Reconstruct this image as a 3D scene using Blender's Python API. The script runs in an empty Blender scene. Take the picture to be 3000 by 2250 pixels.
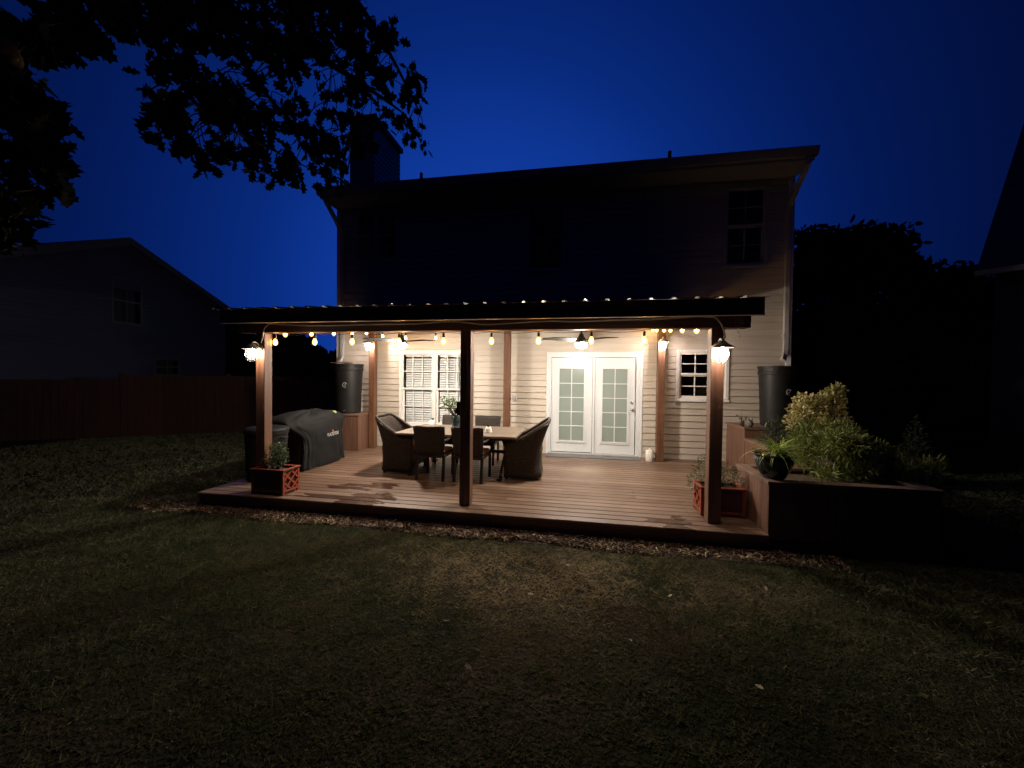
import bpy, math, random
import numpy as np
from mathutils import Vector, Matrix
rng = np.random.default_rng(7); random.seed(7)
S = bpy.context.scene; COL = S.collection
PI = math.pi; R = math.radians

# ------------------------------------------------------------------ camera, sky, exposure
YAW, PITCH, ROLL = .177, .0191, .0112            # turned left, tipped down, rolled (radians)
CAM = Vector((0, -8.2319, 1.6246))
def cam_axes():
    w = Vector((-math.sin(YAW)*math.cos(PITCH), math.cos(YAW)*math.cos(PITCH), -math.sin(PITCH)))
    r = Vector((math.cos(YAW), math.sin(YAW), 0)); u = r.cross(w)
    return r*math.cos(ROLL)+u*math.sin(ROLL), u*math.cos(ROLL)-r*math.sin(ROLL), w
cr, cu, cw = cam_axes()
cd = bpy.data.cameras.new('camera'); cam = bpy.data.objects.new('camera', cd); COL.objects.link(cam)
cd.sensor_width = 36; cd.lens = 36*1128.64/3000; cd.clip_end = 500; cd.clip_start = .05
M = Matrix((cr, cu, -cw)).transposed().to_4x4(); M.translation = CAM; cam.matrix_world = M
S.camera = cam
S.view_settings.view_transform = 'Standard'; S.view_settings.look = 'None'
S.view_settings.exposure = 0; S.view_settings.gamma = 1
S.render.engine = 'CYCLES'; S.cycles.use_denoising = True
S.cycles.max_bounces = 6; S.cycles.diffuse_bounces = 3; S.cycles.transparent_max_bounces = 8
S.cycles.sample_clamp_indirect = 3

def sky():
    w = bpy.data.worlds.new('World'); S.world = w; w.use_nodes = True
    nt = w.node_tree; N = nt.nodes; L = nt.links
    bg = N['Background']
    tc = N.new('ShaderNodeTexCoord')
    dot = N.new('ShaderNodeVectorMath'); dot.operation = 'DOT_PRODUCT'
    az, el = R(-13), R(9)                         # the after-glow stands behind the house
    dot.inputs[1].default_value = (math.sin(az)*math.cos(el), math.cos(az)*math.cos(el), math.sin(el))
    L.new(tc.outputs['Generated'], dot.inputs[0])
    cr_ = N.new('ShaderNodeValToRGB'); e = cr_.color_ramp; e.interpolation = 'B_SPLINE'
    stops = [(0, (.0002, .0008, .012)), (.30, (.0003, .0013, .019)), (.55, (.0005, .0040, .036)), (.72, (.0010, .0090, .084)), (.86, (.0021, .0195, .175)), (.96, (.0055, .046, .36)), (1, (.006, .050, .385))]
    e.elements[0].position = 0; e.elements[1].position = 1
    for p, c in stops[1:-1]: e.elements.new(p)
    for el_, (p, c) in zip(e.elements, stops): el_.position = p; el_.color = (*c, 1)
    L.new(dot.outputs['Value'], cr_.inputs['Fac'])
    # a very low sun below the roofs, only as a trace of scattered twilight
    st = N.new('ShaderNodeTexSky'); st.sky_type = 'NISHITA'; st.sun_disc = False
    st.sun_elevation = R(-6); st.sun_rotation = az
    mx = N.new('ShaderNodeMixRGB'); mx.blend_type = 'ADD'; mx.inputs['Fac'].default_value = .002
    L.new(cr_.outputs['Color'], mx.inputs['Color1']); L.new(st.outputs['Color'], mx.inputs['Color2'])
    L.new(mx.outputs['Color'], bg.inputs['Color']); bg.inputs['Strength'].default_value = 1
sky()

# ------------------------------------------------------------------ helpers
def tag(o, label=None, cat=None, group=None, kind=None):
    if label: o['label'] = label
    if cat: o['category'] = cat
    if group: o['group'] = group
    if kind: o['kind'] = kind
    return o
def thing(name, label, cat, loc=(0, 0, 0), rz=0, group=None):
    o = bpy.data.objects.new(name, None); COL.objects.link(o); o.empty_display_size = .1
    o.location = loc; o.rotation_euler = (0, 0, rz)
    return tag(o, label, cat, group)
def link(name, me, mat, parent=None, smooth=False, bevel=0, loc=None):
    if mat: me.materials.append(mat)
    if smooth: me.polygons.foreach_set('use_smooth', [True]*len(me.polygons))
    o = bpy.data.objects.new(name, me); COL.objects.link(o)
    if parent: o.parent = parent
    if loc is not None: o.location = loc
    if bevel:
        b = o.modifiers.new('bevel', 'BEVEL'); b.width = bevel; b.segments = 2; b.limit_method = 'ANGLE'; b.angle_limit = R(40)
    return o
def copy_tree(o, parent=None):
    c = o.copy(); COL.objects.link(c)
    if parent: c.parent = parent
    for ch in list(o.children): copy_tree(ch, c)
    return c
class MB:
    """collects shapes, links them as one mesh object"""
    def __init__(s): s.v = []; s.f = []
    def add(s, vs, fs):
        n = len(s.v); s.v += [tuple(v) for v in vs]; s.f += [tuple(i+n for i in f) for f in fs]; return s
    def box(s, x0, x1, y0, y1, z0, z1):
        return s.add([(x0,y0,z0),(x1,y0,z0),(x1,y1,z0),(x0,y1,z0),(x0,y0,z1),(x1,y0,z1),(x1,y1,z1),(x0,y1,z1)],
                     [(0,3,2,1),(4,5,6,7),(0,1,5,4),(1,2,6,5),(2,3,7,6),(3,0,4,7)])
    def bar(s, a, b, w, h, up=(0,0,1)):
        a = Vector(a); b = Vector(b); d = (b-a).normalized(); u = Vector(up)
        x = d.cross(u)
        if x.length < 1e-4: x = d.cross(Vector((1,0,0)))
        x.normalize(); u = x.cross(d).normalized(); x *= w/2; u *= h/2
        return s.add([a-x-u,a+x-u,a+x+u,a-x+u,b-x-u,b+x-u,b+x+u,b-x+u],
                     [(0,1,2,3),(7,6,5,4),(4,5,1,0),(5,6,2,1),(6,7,3,2),(7,4,0,3)])
    def tube(s, path, r, n=8, caps=True):
        P = [Vector(p) for p in path]; rs = r if hasattr(r, '__len__') else [r]*len(P)
        vs = []; fs = []; prev = None
        for i, p in enumerate(P):
            d = (P[min(i+1,len(P)-1)]-P[max(i-1,0)]).normalized()
            if prev is None:
                x = d.cross(Vector((0,0,1)));
                if x.length < 1e-3: x = Vector((1,0,0))
            else: x = prev-d*prev.dot(d)
            x.normalize(); prev = x; y = d.cross(x)
            for k in range(n):
                a = 2*PI*k/n; vs.append(p+(x*math.cos(a)+y*math.sin(a))*rs[i])
        for i in range(len(P)-1):
            for k in range(n): fs.append((i*n+k, i*n+(k+1)%n, (i+1)*n+(k+1)%n, (i+1)*n+k))
        if caps: fs += [tuple(range(n))[::-1], tuple(range((len(P)-1)*n, len(P)*n))]
        return s.add(vs, fs)
    def lathe(s, prof, c=(0,0,0), n=24, caps=True):
        vs = []; fs = []; m = len(prof)
        for r, z in prof:
            for k in range(n):
                a = 2*PI*k/n; vs.append((c[0]+r*math.cos(a), c[1]+r*math.sin(a), c[2]+z))
        for i in range(m-1):
            for k in range(n): fs.append((i*n+k, i*n+(k+1)%n, (i+1)*n+(k+1)%n, (i+1)*n+k))
        if caps: fs += [tuple(range(n))[::-1], tuple(range((m-1)*n, m*n))]
        return s.add(vs, fs)
    def grid(s, rows, close=False):
        m = len(rows[0]); vs = [p for r in rows for p in r]; fs = []
        for i in range(len(rows)-1):
            for k in range(m if close else m-1): fs.append((i*m+k, i*m+(k+1)%m, (i+1)*m+(k+1)%m, (i+1)*m+k))
        return s.add(vs, fs)
    def build(s, name, mat, parent=None, smooth=False, bevel=0, world=False, loc=None):
        me = bpy.data.meshes.new(name); v = s.v
        if world and parent:
            o = parent.location if parent.parent is None else parent.parent.location+parent.location
            v = [(a-o.x, b-o.y, c-o.z) for a, b, c in v]
        me.from_pydata(v, [], s.f); me.update()
        return link(name, me, mat, parent, smooth, bevel, loc)
def smooth_angle(o, deg=40):
    me = o.data
    me.polygons.foreach_set('use_smooth', [True]*len(me.polygons))
    try: me.set_sharp_from_angle(angle=R(deg))
    except Exception: pass
    return o
def np_mesh(name, V, mat, parent=None, tint=None, kind=None, smooth=False):
    """V: (n, k, 3) polygons of k corners, tint: (n,) per polygon"""
    n, k, _ = V.shape
    me = bpy.data.meshes.new(name)
    me.vertices.add(n*k); me.vertices.foreach_set('co', V.reshape(-1).astype(np.float32))
    me.loops.add(n*k); me.loops.foreach_set('vertex_index', np.arange(n*k, dtype=np.int32))
    me.polygons.add(n); me.polygons.foreach_set('loop_start', np.arange(0, n*k, k, dtype=np.int32))
    me.update(calc_edges=True)
    if tint is not None:
        at = me.attributes.new('tint', 'FLOAT', 'POINT'); at.data.foreach_set('value', np.repeat(tint, k).astype(np.float32))
    o = link(name, me, mat, parent, smooth)
    if kind: o['kind'] = kind
    return o
def unit(a): return a/np.maximum(np.linalg.norm(a, axis=-1, keepdims=True), 1e-9)
def leaf_polys(P, axis, nrm, L, W, outline, cup=.15):
    """leaf outlines (k,2) laid along axis from P, facing nrm"""
    axis = unit(axis); side = unit(np.cross(nrm, axis)); nrm = np.cross(axis, side)
    o = np.asarray(outline, float); L = np.broadcast_to(L, (len(P),)); W = np.broadcast_to(W, (len(P),))
    return (P[:,None,:] + axis[:,None,:]*(o[None,:,0:1]*L[:,None,None]) + side[:,None,:]*(o[None,:,1:2]*W[:,None,None])
            + nrm[:,None,:]*(cup*(np.abs(o[None,:,1:2])-.3*o[None,:,0:1]**2)*W[:,None,None]))
OVAL = [(0,0),(.3,.32),(.65,.3),(1,0),(.65,-.3),(.3,-.32)]
BLADE = [(0,.5),(.55,.42),(1,0),(.55,-.42),(0,-.5)]
LOBED = [(0,.02),(.18,.16),(.2,.36),(.36,.2),(.46,.5),(.62,.22),(.76,.36),(.84,.14),(1,0),(.84,-.14),(.76,-.34),(.62,-.22),(.46,-.5),(.36,-.2),(.2,-.36),(.18,-.16),(0,-.02)]
def vnoise(x, y, seed=0):
    r = np.random.default_rng(seed); T = r.random((64, 64))
    xi = np.floor(x).astype(int); yi = np.floor(y).astype(int); fx = x-xi; fy = y-yi
    fx = fx*fx*(3-2*fx); fy = fy*fy*(3-2*fy); g = lambda a, b: T[a % 64, b % 64]
    return (g(xi,yi)*(1-fx)+g(xi+1,yi)*fx)*(1-fy)+(g(xi,yi+1)*(1-fx)+g(xi+1,yi+1)*fx)*fy

# ------------------------------------------------------------------ materials
def mat(name, col, rough=.6, col2=None, scale=(8,8,8), bump=0, bscale=None, metal=0, detail=4, spec=.5, lo=.35, hi=.65, tint=False, trans=0, coat=0):
    m = bpy.data.materials.new(name); m.use_nodes = True; nt = m.node_tree; N = nt.nodes; L = nt.links
    b = N['Principled BSDF']; b.inputs['Roughness'].default_value = rough; b.inputs['Metallic'].default_value = metal
    b.inputs['Specular IOR Level'].default_value = spec; b.inputs['Coat Weight'].default_value = coat
    b.inputs['Base Color'].default_value = (*col, 1)
    tc = N.new('ShaderNodeTexCoord'); mp = N.new('ShaderNodeMapping'); mp.inputs['Scale'].default_value = scale
    L.new(tc.outputs['Object'], mp.inputs['Vector'])
    nz = N.new('ShaderNodeTexNoise'); nz.inputs['Scale'].default_value = 1; nz.inputs['Detail'].default_value = detail
    L.new(mp.outputs['Vector'], nz.inputs['Vector'])
    if col2:
        r = N.new('ShaderNodeMapRange'); r.inputs['From Min'].default_value = lo; r.inputs['From Max'].default_value = hi
        L.new(nz.outputs['Fac'], r.inputs['Value'])
        mx = N.new('ShaderNodeMixRGB'); mx.inputs['Color1'].default_value = (*col, 1); mx.inputs['Color2'].default_value = (*col2, 1)
        fac = r.outputs['Result']
        if tint:
            at = N.new('ShaderNodeAttribute'); at.attribute_name = 'tint'; fac = at.outputs['Fac']
        L.new(fac, mx.inputs['Fac']); L.new(mx.outputs['Color'], b.inputs['Base Color'])
    if bump:
        bp = N.new('ShaderNodeBump'); bp.inputs['Strength'].default_value = bump; bp.inputs['Distance'].default_value = .01
        if bscale:
            mp2 = N.new('ShaderNodeMapping'); mp2.inputs['Scale'].default_value = bscale; L.new(tc.outputs['Object'], mp2.inputs['Vector'])
            n2 = N.new('ShaderNodeTexNoise'); n2.inputs['Scale'].default_value = 1; n2.inputs['Detail'].default_value = 3; L.new(mp2.outputs['Vector'], n2.inputs['Vector'])
            L.new(n2.outputs['Fac'], bp.inputs['Height'])
        else: L.new(nz.outputs['Fac'], bp.inputs['Height'])
        L.new(bp.outputs['Normal'], b.inputs['Normal'])
    if trans:                                     # thin leaves pass some light
        t = N.new('ShaderNodeBsdfTranslucent'); ms = N.new('ShaderNodeMixShader'); ms.inputs['Fac'].default_value = trans
        if col2: L.new(mx.outputs['Color'], t.inputs['Color'])
        else: t.inputs['Color'].default_value = (*col, 1)
        L.new(b.outputs['BSDF'], ms.inputs[1]); L.new(t.outputs['BSDF'], ms.inputs[2]); L.new(ms.outputs['Shader'], N['Material Output'].inputs['Surface'])
    return m
def emit(name, col, st):
    m = bpy.data.materials.new(name); m.use_nodes = True; b = m.node_tree.nodes['Principled BSDF']
    b.inputs['Base Color'].default_value = (.8,.8,.8,1); b.inputs['Emission Color'].default_value = (*col, 1); b.inputs['Emission Strength'].default_value = st
    return m
def glass(name, fac=.9, tintc=(1,1,1), rough=.02):
    m = bpy.data.materials.new(name); m.use_nodes = True; nt = m.node_tree; N = nt.nodes; L = nt.links
    t = N.new('ShaderNodeBsdfTransparent'); t.inputs['Color'].default_value = (*tintc, 1)
    g = N.new('ShaderNodeBsdfGlossy'); g.inputs['Roughness'].default_value = rough
    f = N.new('ShaderNodeFresnel'); f.inputs['IOR'].default_value = 1.5
    ms = N.new('ShaderNodeMixShader'); L.new(f.outputs['Fac'], ms.inputs['Fac']); L.new(t.outputs['BSDF'], ms.inputs[1]); L.new(g.outputs['BSDF'], ms.inputs[2])
    L.new(ms.outputs['Shader'], N['Material Output'].inputs['Surface']); return m

SIDING = mat('vinyl_siding', (.50,.445,.375), .45, (.55,.49,.42), (1.5,1.5,14), .12, (1.2,30,60))
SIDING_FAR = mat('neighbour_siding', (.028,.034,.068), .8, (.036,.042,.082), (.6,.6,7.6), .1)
WHITE = mat('white_vinyl', (.74,.72,.69), .35, (.79,.77,.74), (3,3,3), .03)
SHADEWHITE = mat('shaded_window_vinyl', (.40,.39,.38), .5, (.46,.45,.43), (3,3,3), .03)  # same white vinyl, with the dimness upstairs put into a darker colour
DOORW = mat('white_door_paint', (.63,.66,.68), .3, (.69,.71,.72), (5,5,2), .02)
FROST = mat('frosted_door_glass', (.235,.285,.262), .2, (.275,.325,.295), (1,1,1), spec=.6, coat=.3)
PANE = glass('window_pane')
BLIND = mat('blind_slats', (.80,.84,.84), .45, (.84,.87,.87), (4,4,40), .02)
DARK = mat('dark_interior', (.02,.02,.022), .9)
SHINGLE = mat('roof_shingles', (.05,.05,.055), .9, (.09,.085,.08), (6,14,14), .4)
METALROOF = mat('dark_ribbed_metal', (.035,.035,.04), .38, (.05,.05,.055), (3,3,3), .05, metal=.3)
GUTTER = mat('gutter_white', (.38,.365,.35), .5, (.43,.415,.40), (3,3,6), .03)
STAIN = mat('stained_timber', (.165,.074,.037), .55, (.095,.041,.021), (26,26,1.6), .35, (40,40,3))
STAINX = mat('stained_beam', (.15,.066,.034), .6, (.085,.038,.020), (1.6,26,26), .35, (3,40,40))
PLANTER = mat('planter_cladding', (.17,.085,.055), .6, (.12,.06,.038), (22,22,1.5), .3, (40,40,3))
CAP = mat('planter_cap', (.19,.115,.08), .6, (.14,.083,.057), (6,6,6), .3, (30,30,30))
REDWOOD = mat('red_painted_wood', (.30,.058,.026), .5, (.22,.042,.02), (12,12,12), .2)
PANELM = mat('dark_red_panel', (.055,.014,.009), .7, (.038,.010,.007), (3,14,14), .2)
WICKER = mat('woven_resin_wicker', (.021,.016,.013), .5, (.060,.048,.040), (55,55,90), .9, (90,90,150), lo=.4, hi=.6, spec=.2)
CUSHION = mat('rust_cushion', (.20,.075,.045), .9, (.26,.11,.07), (30,30,30), .3, (120,120,120))
IRON = mat('dark_metal', (.03,.028,.027), .45, (.045,.042,.04), (10,10,10), .1, metal=.5)
FANM = mat('fan_dark_bronze', (.022,.020,.019), .6, (.03,.027,.025), (8,8,8), .05, spec=.3)
ZINC = mat('galvanised_lamp_metal', (.30,.29,.28), .4, (.40,.38,.36), (20,20,20), .1, metal=.8)
PLASTIC = mat('black_plastic', (.009,.009,.0095), .45, (.015,.015,.0155), (5,5,5), .15, (60,60,60), spec=.35)
BINM = mat('matt_black_bin', (.009,.009,.01), .6, (.014,.014,.014), (5,5,5), spec=.2)
COVER = mat('black_cover_fabric', (.0065,.0068,.0072), .8, (.010,.0104,.011), (3,3,3), .3, (9,9,5), spec=.25)
TABLE = mat('table_planks', (.24,.195,.155), .4, (.155,.122,.095), (1.5,30,30), .15, (4,60,60))
CERAMIC = mat('white_ceramic', (.68,.65,.60), .3, (.74,.71,.66), (9,9,9), .05)
GLAZE = mat('dark_teal_glaze', (.012,.030,.034), .12, (.02,.045,.048), (4,4,9), .15, coat=.6)
SOIL = mat('potting_soil', (.035,.022,.014), .95, (.09,.055,.03), (40,40,40), .9)
MATG = mat('grey_doormat', (.12,.125,.13), .9, (.16,.165,.17), (60,60,60), .5)
CORD = mat('white_cable', (.74,.70,.64), .5)
BLKCORD = mat('black_cord', (.015,.015,.015), .6)
GREYBOX = mat('grey_outlet', (.42,.41,.40), .5, (.48,.47,.46))
TRIM_FAR = mat('neighbour_trim', (.055,.058,.07), .6)
FENCEM = mat('cedar_fence', (.040,.013,.008), .9, (.024,.008,.005), (9,9,1), .3)
BARK = mat('bark', (.05,.038,.03), .9, (.09,.07,.055), (14,14,3), .8)
LEAFM = mat('tree_leaf', (.007,.012,.005), .8, (.016,.022,.008), tint=True, trans=.08, spec=.08)
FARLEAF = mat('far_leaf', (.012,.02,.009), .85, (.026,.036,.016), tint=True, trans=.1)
SHRUBM = mat('shrub_leaf', (.06,.10,.02), .55, (.24,.27,.06), tint=True, trans=.25)
GOLDM = mat('variegated_leaf', (.26,.25,.07), .5, (.72,.65,.33), tint=True, trans=.25)
SPIDERM = mat('spider_leaf', (.16,.26,.04), .45, (.42,.50,.13), tint=True, trans=.3)
DARKLEAF = mat('dark_leaf', (.018,.03,.014), .6, (.035,.05,.025), tint=True, trans=.15)
SPRIGM = mat('sprig_leaf', (.07,.10,.05), .6, (.16,.18,.10), tint=True, trans=.2)
FILAMENT = emit('bulb_filament', (1,.56,.19), 420)
def lit_glass(name='lit_amber_glass', col=(1,.55,.14), st=4.2, fac=.55, tr=(1,.9,.7)):
    m = bpy.data.materials.new(name); m.use_nodes = True; nt = m.node_tree; N = nt.nodes; L = nt.links
    t = N.new('ShaderNodeBsdfTransparent'); t.inputs['Color'].default_value = (*tr,1)
    e = N.new('ShaderNodeEmission'); e.inputs['Color'].default_value = (*col,1); e.inputs['Strength'].default_value = st
    ms = N.new('ShaderNodeMixShader'); ms.inputs['Fac'].default_value = fac
    L.new(t.outputs[0], ms.inputs[1]); L.new(e.outputs[0], ms.inputs[2]); L.new(ms.outputs[0], N['Material Output'].inputs['Surface']); return m
BULB = lit_glass()
JARGLASS = lit_glass('lit_clear_jar', (1,.88,.76), 2.2, .45, (1,1,1))
JAR = emit('lit_lamp_bulb', (1,.84,.72), 950)
JAR_REAR = emit('lit_lamp_bulb_rear', (1,.85,.77), 1450)
FANLIGHT = emit('lit_fan_lens', (1,.885,.75), 1010)

# ------------------------------------------------------------------ ground
GZ = -.17
def lawn():
    m = bpy.data.materials.new('lawn_soil'); m.use_nodes = True; nt = m.node_tree; N = nt.nodes; L = nt.links; b = N['Principled BSDF']
    tc = N.new('ShaderNodeTexCoord')
    n1 = N.new('ShaderNodeTexNoise'); n1.inputs['Scale'].default_value = 1.1; n1.inputs['Detail'].default_value = 6
    n2 = N.new('ShaderNodeTexNoise'); n2.inputs['Scale'].default_value = 40; n2.inputs['Detail'].default_value = 5
    for n in (n1, n2): L.new(tc.outputs['Object'], n.inputs['Vector'])
    r = N.new('ShaderNodeValToRGB'); r.color_ramp.elements[0].position = .4; r.color_ramp.elements[1].position = .62
    r.color_ramp.elements[0].color = (.014,.018,.007,1); r.color_ramp.elements[1].color = (.055,.040,.025,1)
    L.new(n1.outputs['Fac'], r.inputs['Fac'])
    mx = N.new('ShaderNodeMixRGB'); mx.blend_type = 'MULTIPLY'; mx.inputs['Fac'].default_value = .8
    r2 = N.new('ShaderNodeValToRGB'); r2.color_ramp.elements[0].position = .3; r2.color_ramp.elements[0].color = (.3,.3,.3,1); r2.color_ramp.elements[1].position = .7
    L.new(n2.outputs['Fac'], r2.inputs['Fac']); L.new(r.outputs['Color'], mx.inputs['Color1']); L.new(r2.outputs['Color'], mx.inputs['Color2'])
    L.new(mx.outputs['Color'], b.inputs['Base Color']); b.inputs['Roughness'].default_value = .95; b.inputs['Specular IOR Level'].default_value = .1
    bp = N.new('ShaderNodeBump'); bp.inputs['Strength'].default_value = .8; bp.inputs['Distance'].default_value = .03
    L.new(n2.outputs['Fac'], bp.inputs['Height']); L.new(bp.outputs['Normal'], b.inputs['Normal'])
    g = MB(); g.add([(-120,-120,GZ),(120,-120,GZ),(120,160,GZ),(-120,160,GZ)], [(0,1,2,3)])
    tag(g.build('lawn', m), kind='structure')
    # blades
    def blades(n, x0, x1, y0, y1, hmin, hmax, w):
        P = np.stack([rng.uniform(x0,x1,n), rng.uniform(y0,y1,n), np.full(n, GZ)], 1)
        edge = -4.14+.05*np.sin(P[:,0]*3.1)+.07*(vnoise(P[:,0]*2.5, P[:,0]*0+.5, 3)-.5)
        keep = (P[:,1] < edge) | (P[:,0] < -5.35) | (P[:,0] > 2.1)
        P = P[keep]; n = len(P)
        a = vnoise(P[:,0]*1.3+20, P[:,1]*1.3+20, 1)*.5+vnoise(P[:,0]*3.4+9, P[:,1]*3.4, 2)*.32+vnoise(P[:,0]*9, P[:,1]*9, 4)*.3
        lit_straw = np.exp(-((P[:,0]+.4)/2.0)**2-((P[:,1]+4.8)/.75)**2)  # straw patch; the lamps' pool of light is also put into its colour
        dead = np.clip((a-.55)*2.0+lit_straw*.55+np.clip((P[:,0]+1.9)*.28, -.6, .25), 0, 1)
        cl = vnoise(P[:,0]*11+31, P[:,1]*11+17, 21)*.6+vnoise(P[:,0]*24, P[:,1]*24, 22)*.4
        keep = rng.random(n) > np.clip(dead-.35, 0, 1)*.35+np.clip(.52-cl, 0, .5)*2.2
        P, dead, cl = P[keep], dead[keep], cl[keep]; n = len(P)
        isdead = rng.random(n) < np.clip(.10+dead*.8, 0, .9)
        lit_straw = np.exp(-((P[:,0]+.4)/2.0)**2-((P[:,1]+4.8)/.75)**2)
        tint = np.where(isdead, rng.uniform(.05,.20,n)+.72*lit_straw+(cl-.5)*.35, rng.uniform(0,.22,n)+np.clip(cl-.5,0,1)*.35)
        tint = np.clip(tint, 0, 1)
        th = rng.uniform(0, 2*PI, n); lean = np.where(isdead, rng.uniform(.7,1.45,n), rng.uniform(.4,1.25,n))
        ax = np.stack([np.cos(th)*np.sin(lean), np.sin(th)*np.sin(lean), np.cos(lean)], 1)
        nr = np.stack([np.cos(th+1.2), np.sin(th+1.2), np.full(n,.2)], 1)
        tall = vnoise(P[:,0]*5+3, P[:,1]*5, 8)
        L_ = rng.uniform(hmin,hmax,n)*(.6+.8*tall)*np.where(P[:,1] < -5.3, .75, 1)
        return leaf_polys(P, ax, nr, L_, rng.uniform(.7,1.3,n)*w, [(0,.5),(1,0),(0,-.5)], 0), tint
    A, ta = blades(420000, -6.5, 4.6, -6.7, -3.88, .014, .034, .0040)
    B, tb = blades(90000, -13, 8, -7.5, -3.9, .04, .08, .008)
    C, tc_ = blades(40000, -13, -5.3, -4, 2.5, .05, .09, .012)
    D, td = blades(40000, 4.25, 13, -4, 4, .05, .09, .012)
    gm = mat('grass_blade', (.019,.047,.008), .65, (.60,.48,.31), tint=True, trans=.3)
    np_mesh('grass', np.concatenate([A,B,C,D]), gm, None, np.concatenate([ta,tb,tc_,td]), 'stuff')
    tag(bpy.data.objects['grass'], 'short patchy grass of the lawn in front of the deck, green and straw', 'grass')
    # wood chips
    n = 5600
    P = np.stack([np.clip(rng.normal(-1.6,2.3,n),-5.8,2.5), -3.88-.27*rng.random(n)**.9, np.full(n, GZ)+rng.uniform(.004,.03,n)], 1)
    P[:,1] -= .05*np.sin(P[:,0]*3.1)*((-P[:,1]-3.88)/.3)
    th = rng.uniform(0, PI, n); L_ = rng.uniform(.02,.08,n)*np.where(rng.random(n)<.10,1.6,1); W = rng.uniform(.004,.013,n)
    ax = np.stack([np.cos(th), np.sin(th), rng.normal(0,.4,n)], 1); nr = np.stack([rng.normal(0,.4,n), rng.normal(0,.4,n), np.ones(n)], 1)
    ax = unit(ax); sd = unit(np.cross(nr, ax)); up = np.cross(ax, sd)
    hx = ax*L_[:,None]/2; hs = sd*W[:,None]/2; hu = up*(rng.uniform(.002,.006,n))[:,None]
    c = [P-hx-hs*.5-hu, P+hx-hs-hu, P+hx*.9+hs-hu, P-hx+hs*.8-hu, P-hx-hs*.5+hu, P+hx-hs+hu, P+hx*.9+hs+hu, P-hx+hs*.8+hu]
    F = [(4,5,6,7),(0,1,5,4),(1,2,6,5),(2,3,7,6),(3,0,4,7)]
    V = np.concatenate([np.stack([c[i] for i in f], 1) for f in F])
    far = np.clip((-P[:,1]-3.9)/.22, 0, 1)
    lt = np.clip(vnoise(P[:,0]*3.3+5, P[:,1]*9, 31)*1.7-.45, .05, 1); t = np.clip(rng.random(n)**2.2*.22+ (rng.random(n) < far*.55*lt)*rng.uniform(.25,.85,n), 0, 1)
    cm = mat('wood_chip', (.055,.026,.013), .85, (.62,.48,.29), tint=True)
    np_mesh('wood_chips', V, cm, None, np.tile(t, 5), 'stuff')
    tag(bpy.data.objects['wood_chips'], 'strip of brown and straw coloured wood chips along the deck edge', 'wood chips')
    sm = mat('mulch_soil', (.022,.012,.007), .95, (.05,.026,.014), (30,30,30), .9)
    b = MB(); b.add([(-5.5,-4.14,GZ+.004),(2.2,-4.14,GZ+.004),(2.2,-3.8,GZ+.004),(-5.5,-3.8,GZ+.004)], [(0,1,2,3)])
    tag(b.build('mulch_bed', sm), kind='structure')
lawn()

# a few dry leaves blown onto the grass
dl = mat('dry_leaf', (.30,.24,.15), .8, (.42,.36,.25))
for k, (x, y) in enumerate(((-.95,-5.62),(-.62,-6.02),(.72,-4.98),(1.55,-4.72),(-.08,-4.62),(-1.62,-4.52),(.34,-5.55),(1.05,-5.85),(-2.05,-5.2),(-.35,-5.15))):
    V = leaf_polys(np.zeros((1,3)), np.array([[1,0,.1]]), np.array([[0,.2,1]]), .045+.02*random.random(), .035, LOBED, .3)
    o = np_mesh('fallen_leaf', V, dl); o.location = (x, y, GZ+.03); o.rotation_euler = (random.uniform(-.4,.4), random.uniform(-.4,.4), random.uniform(0,6.3))
    tag(o, 'small pale dry leaf lying on the short grass of the lawn', 'leaf', 'dry leaves scattered over the lawn')

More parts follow.
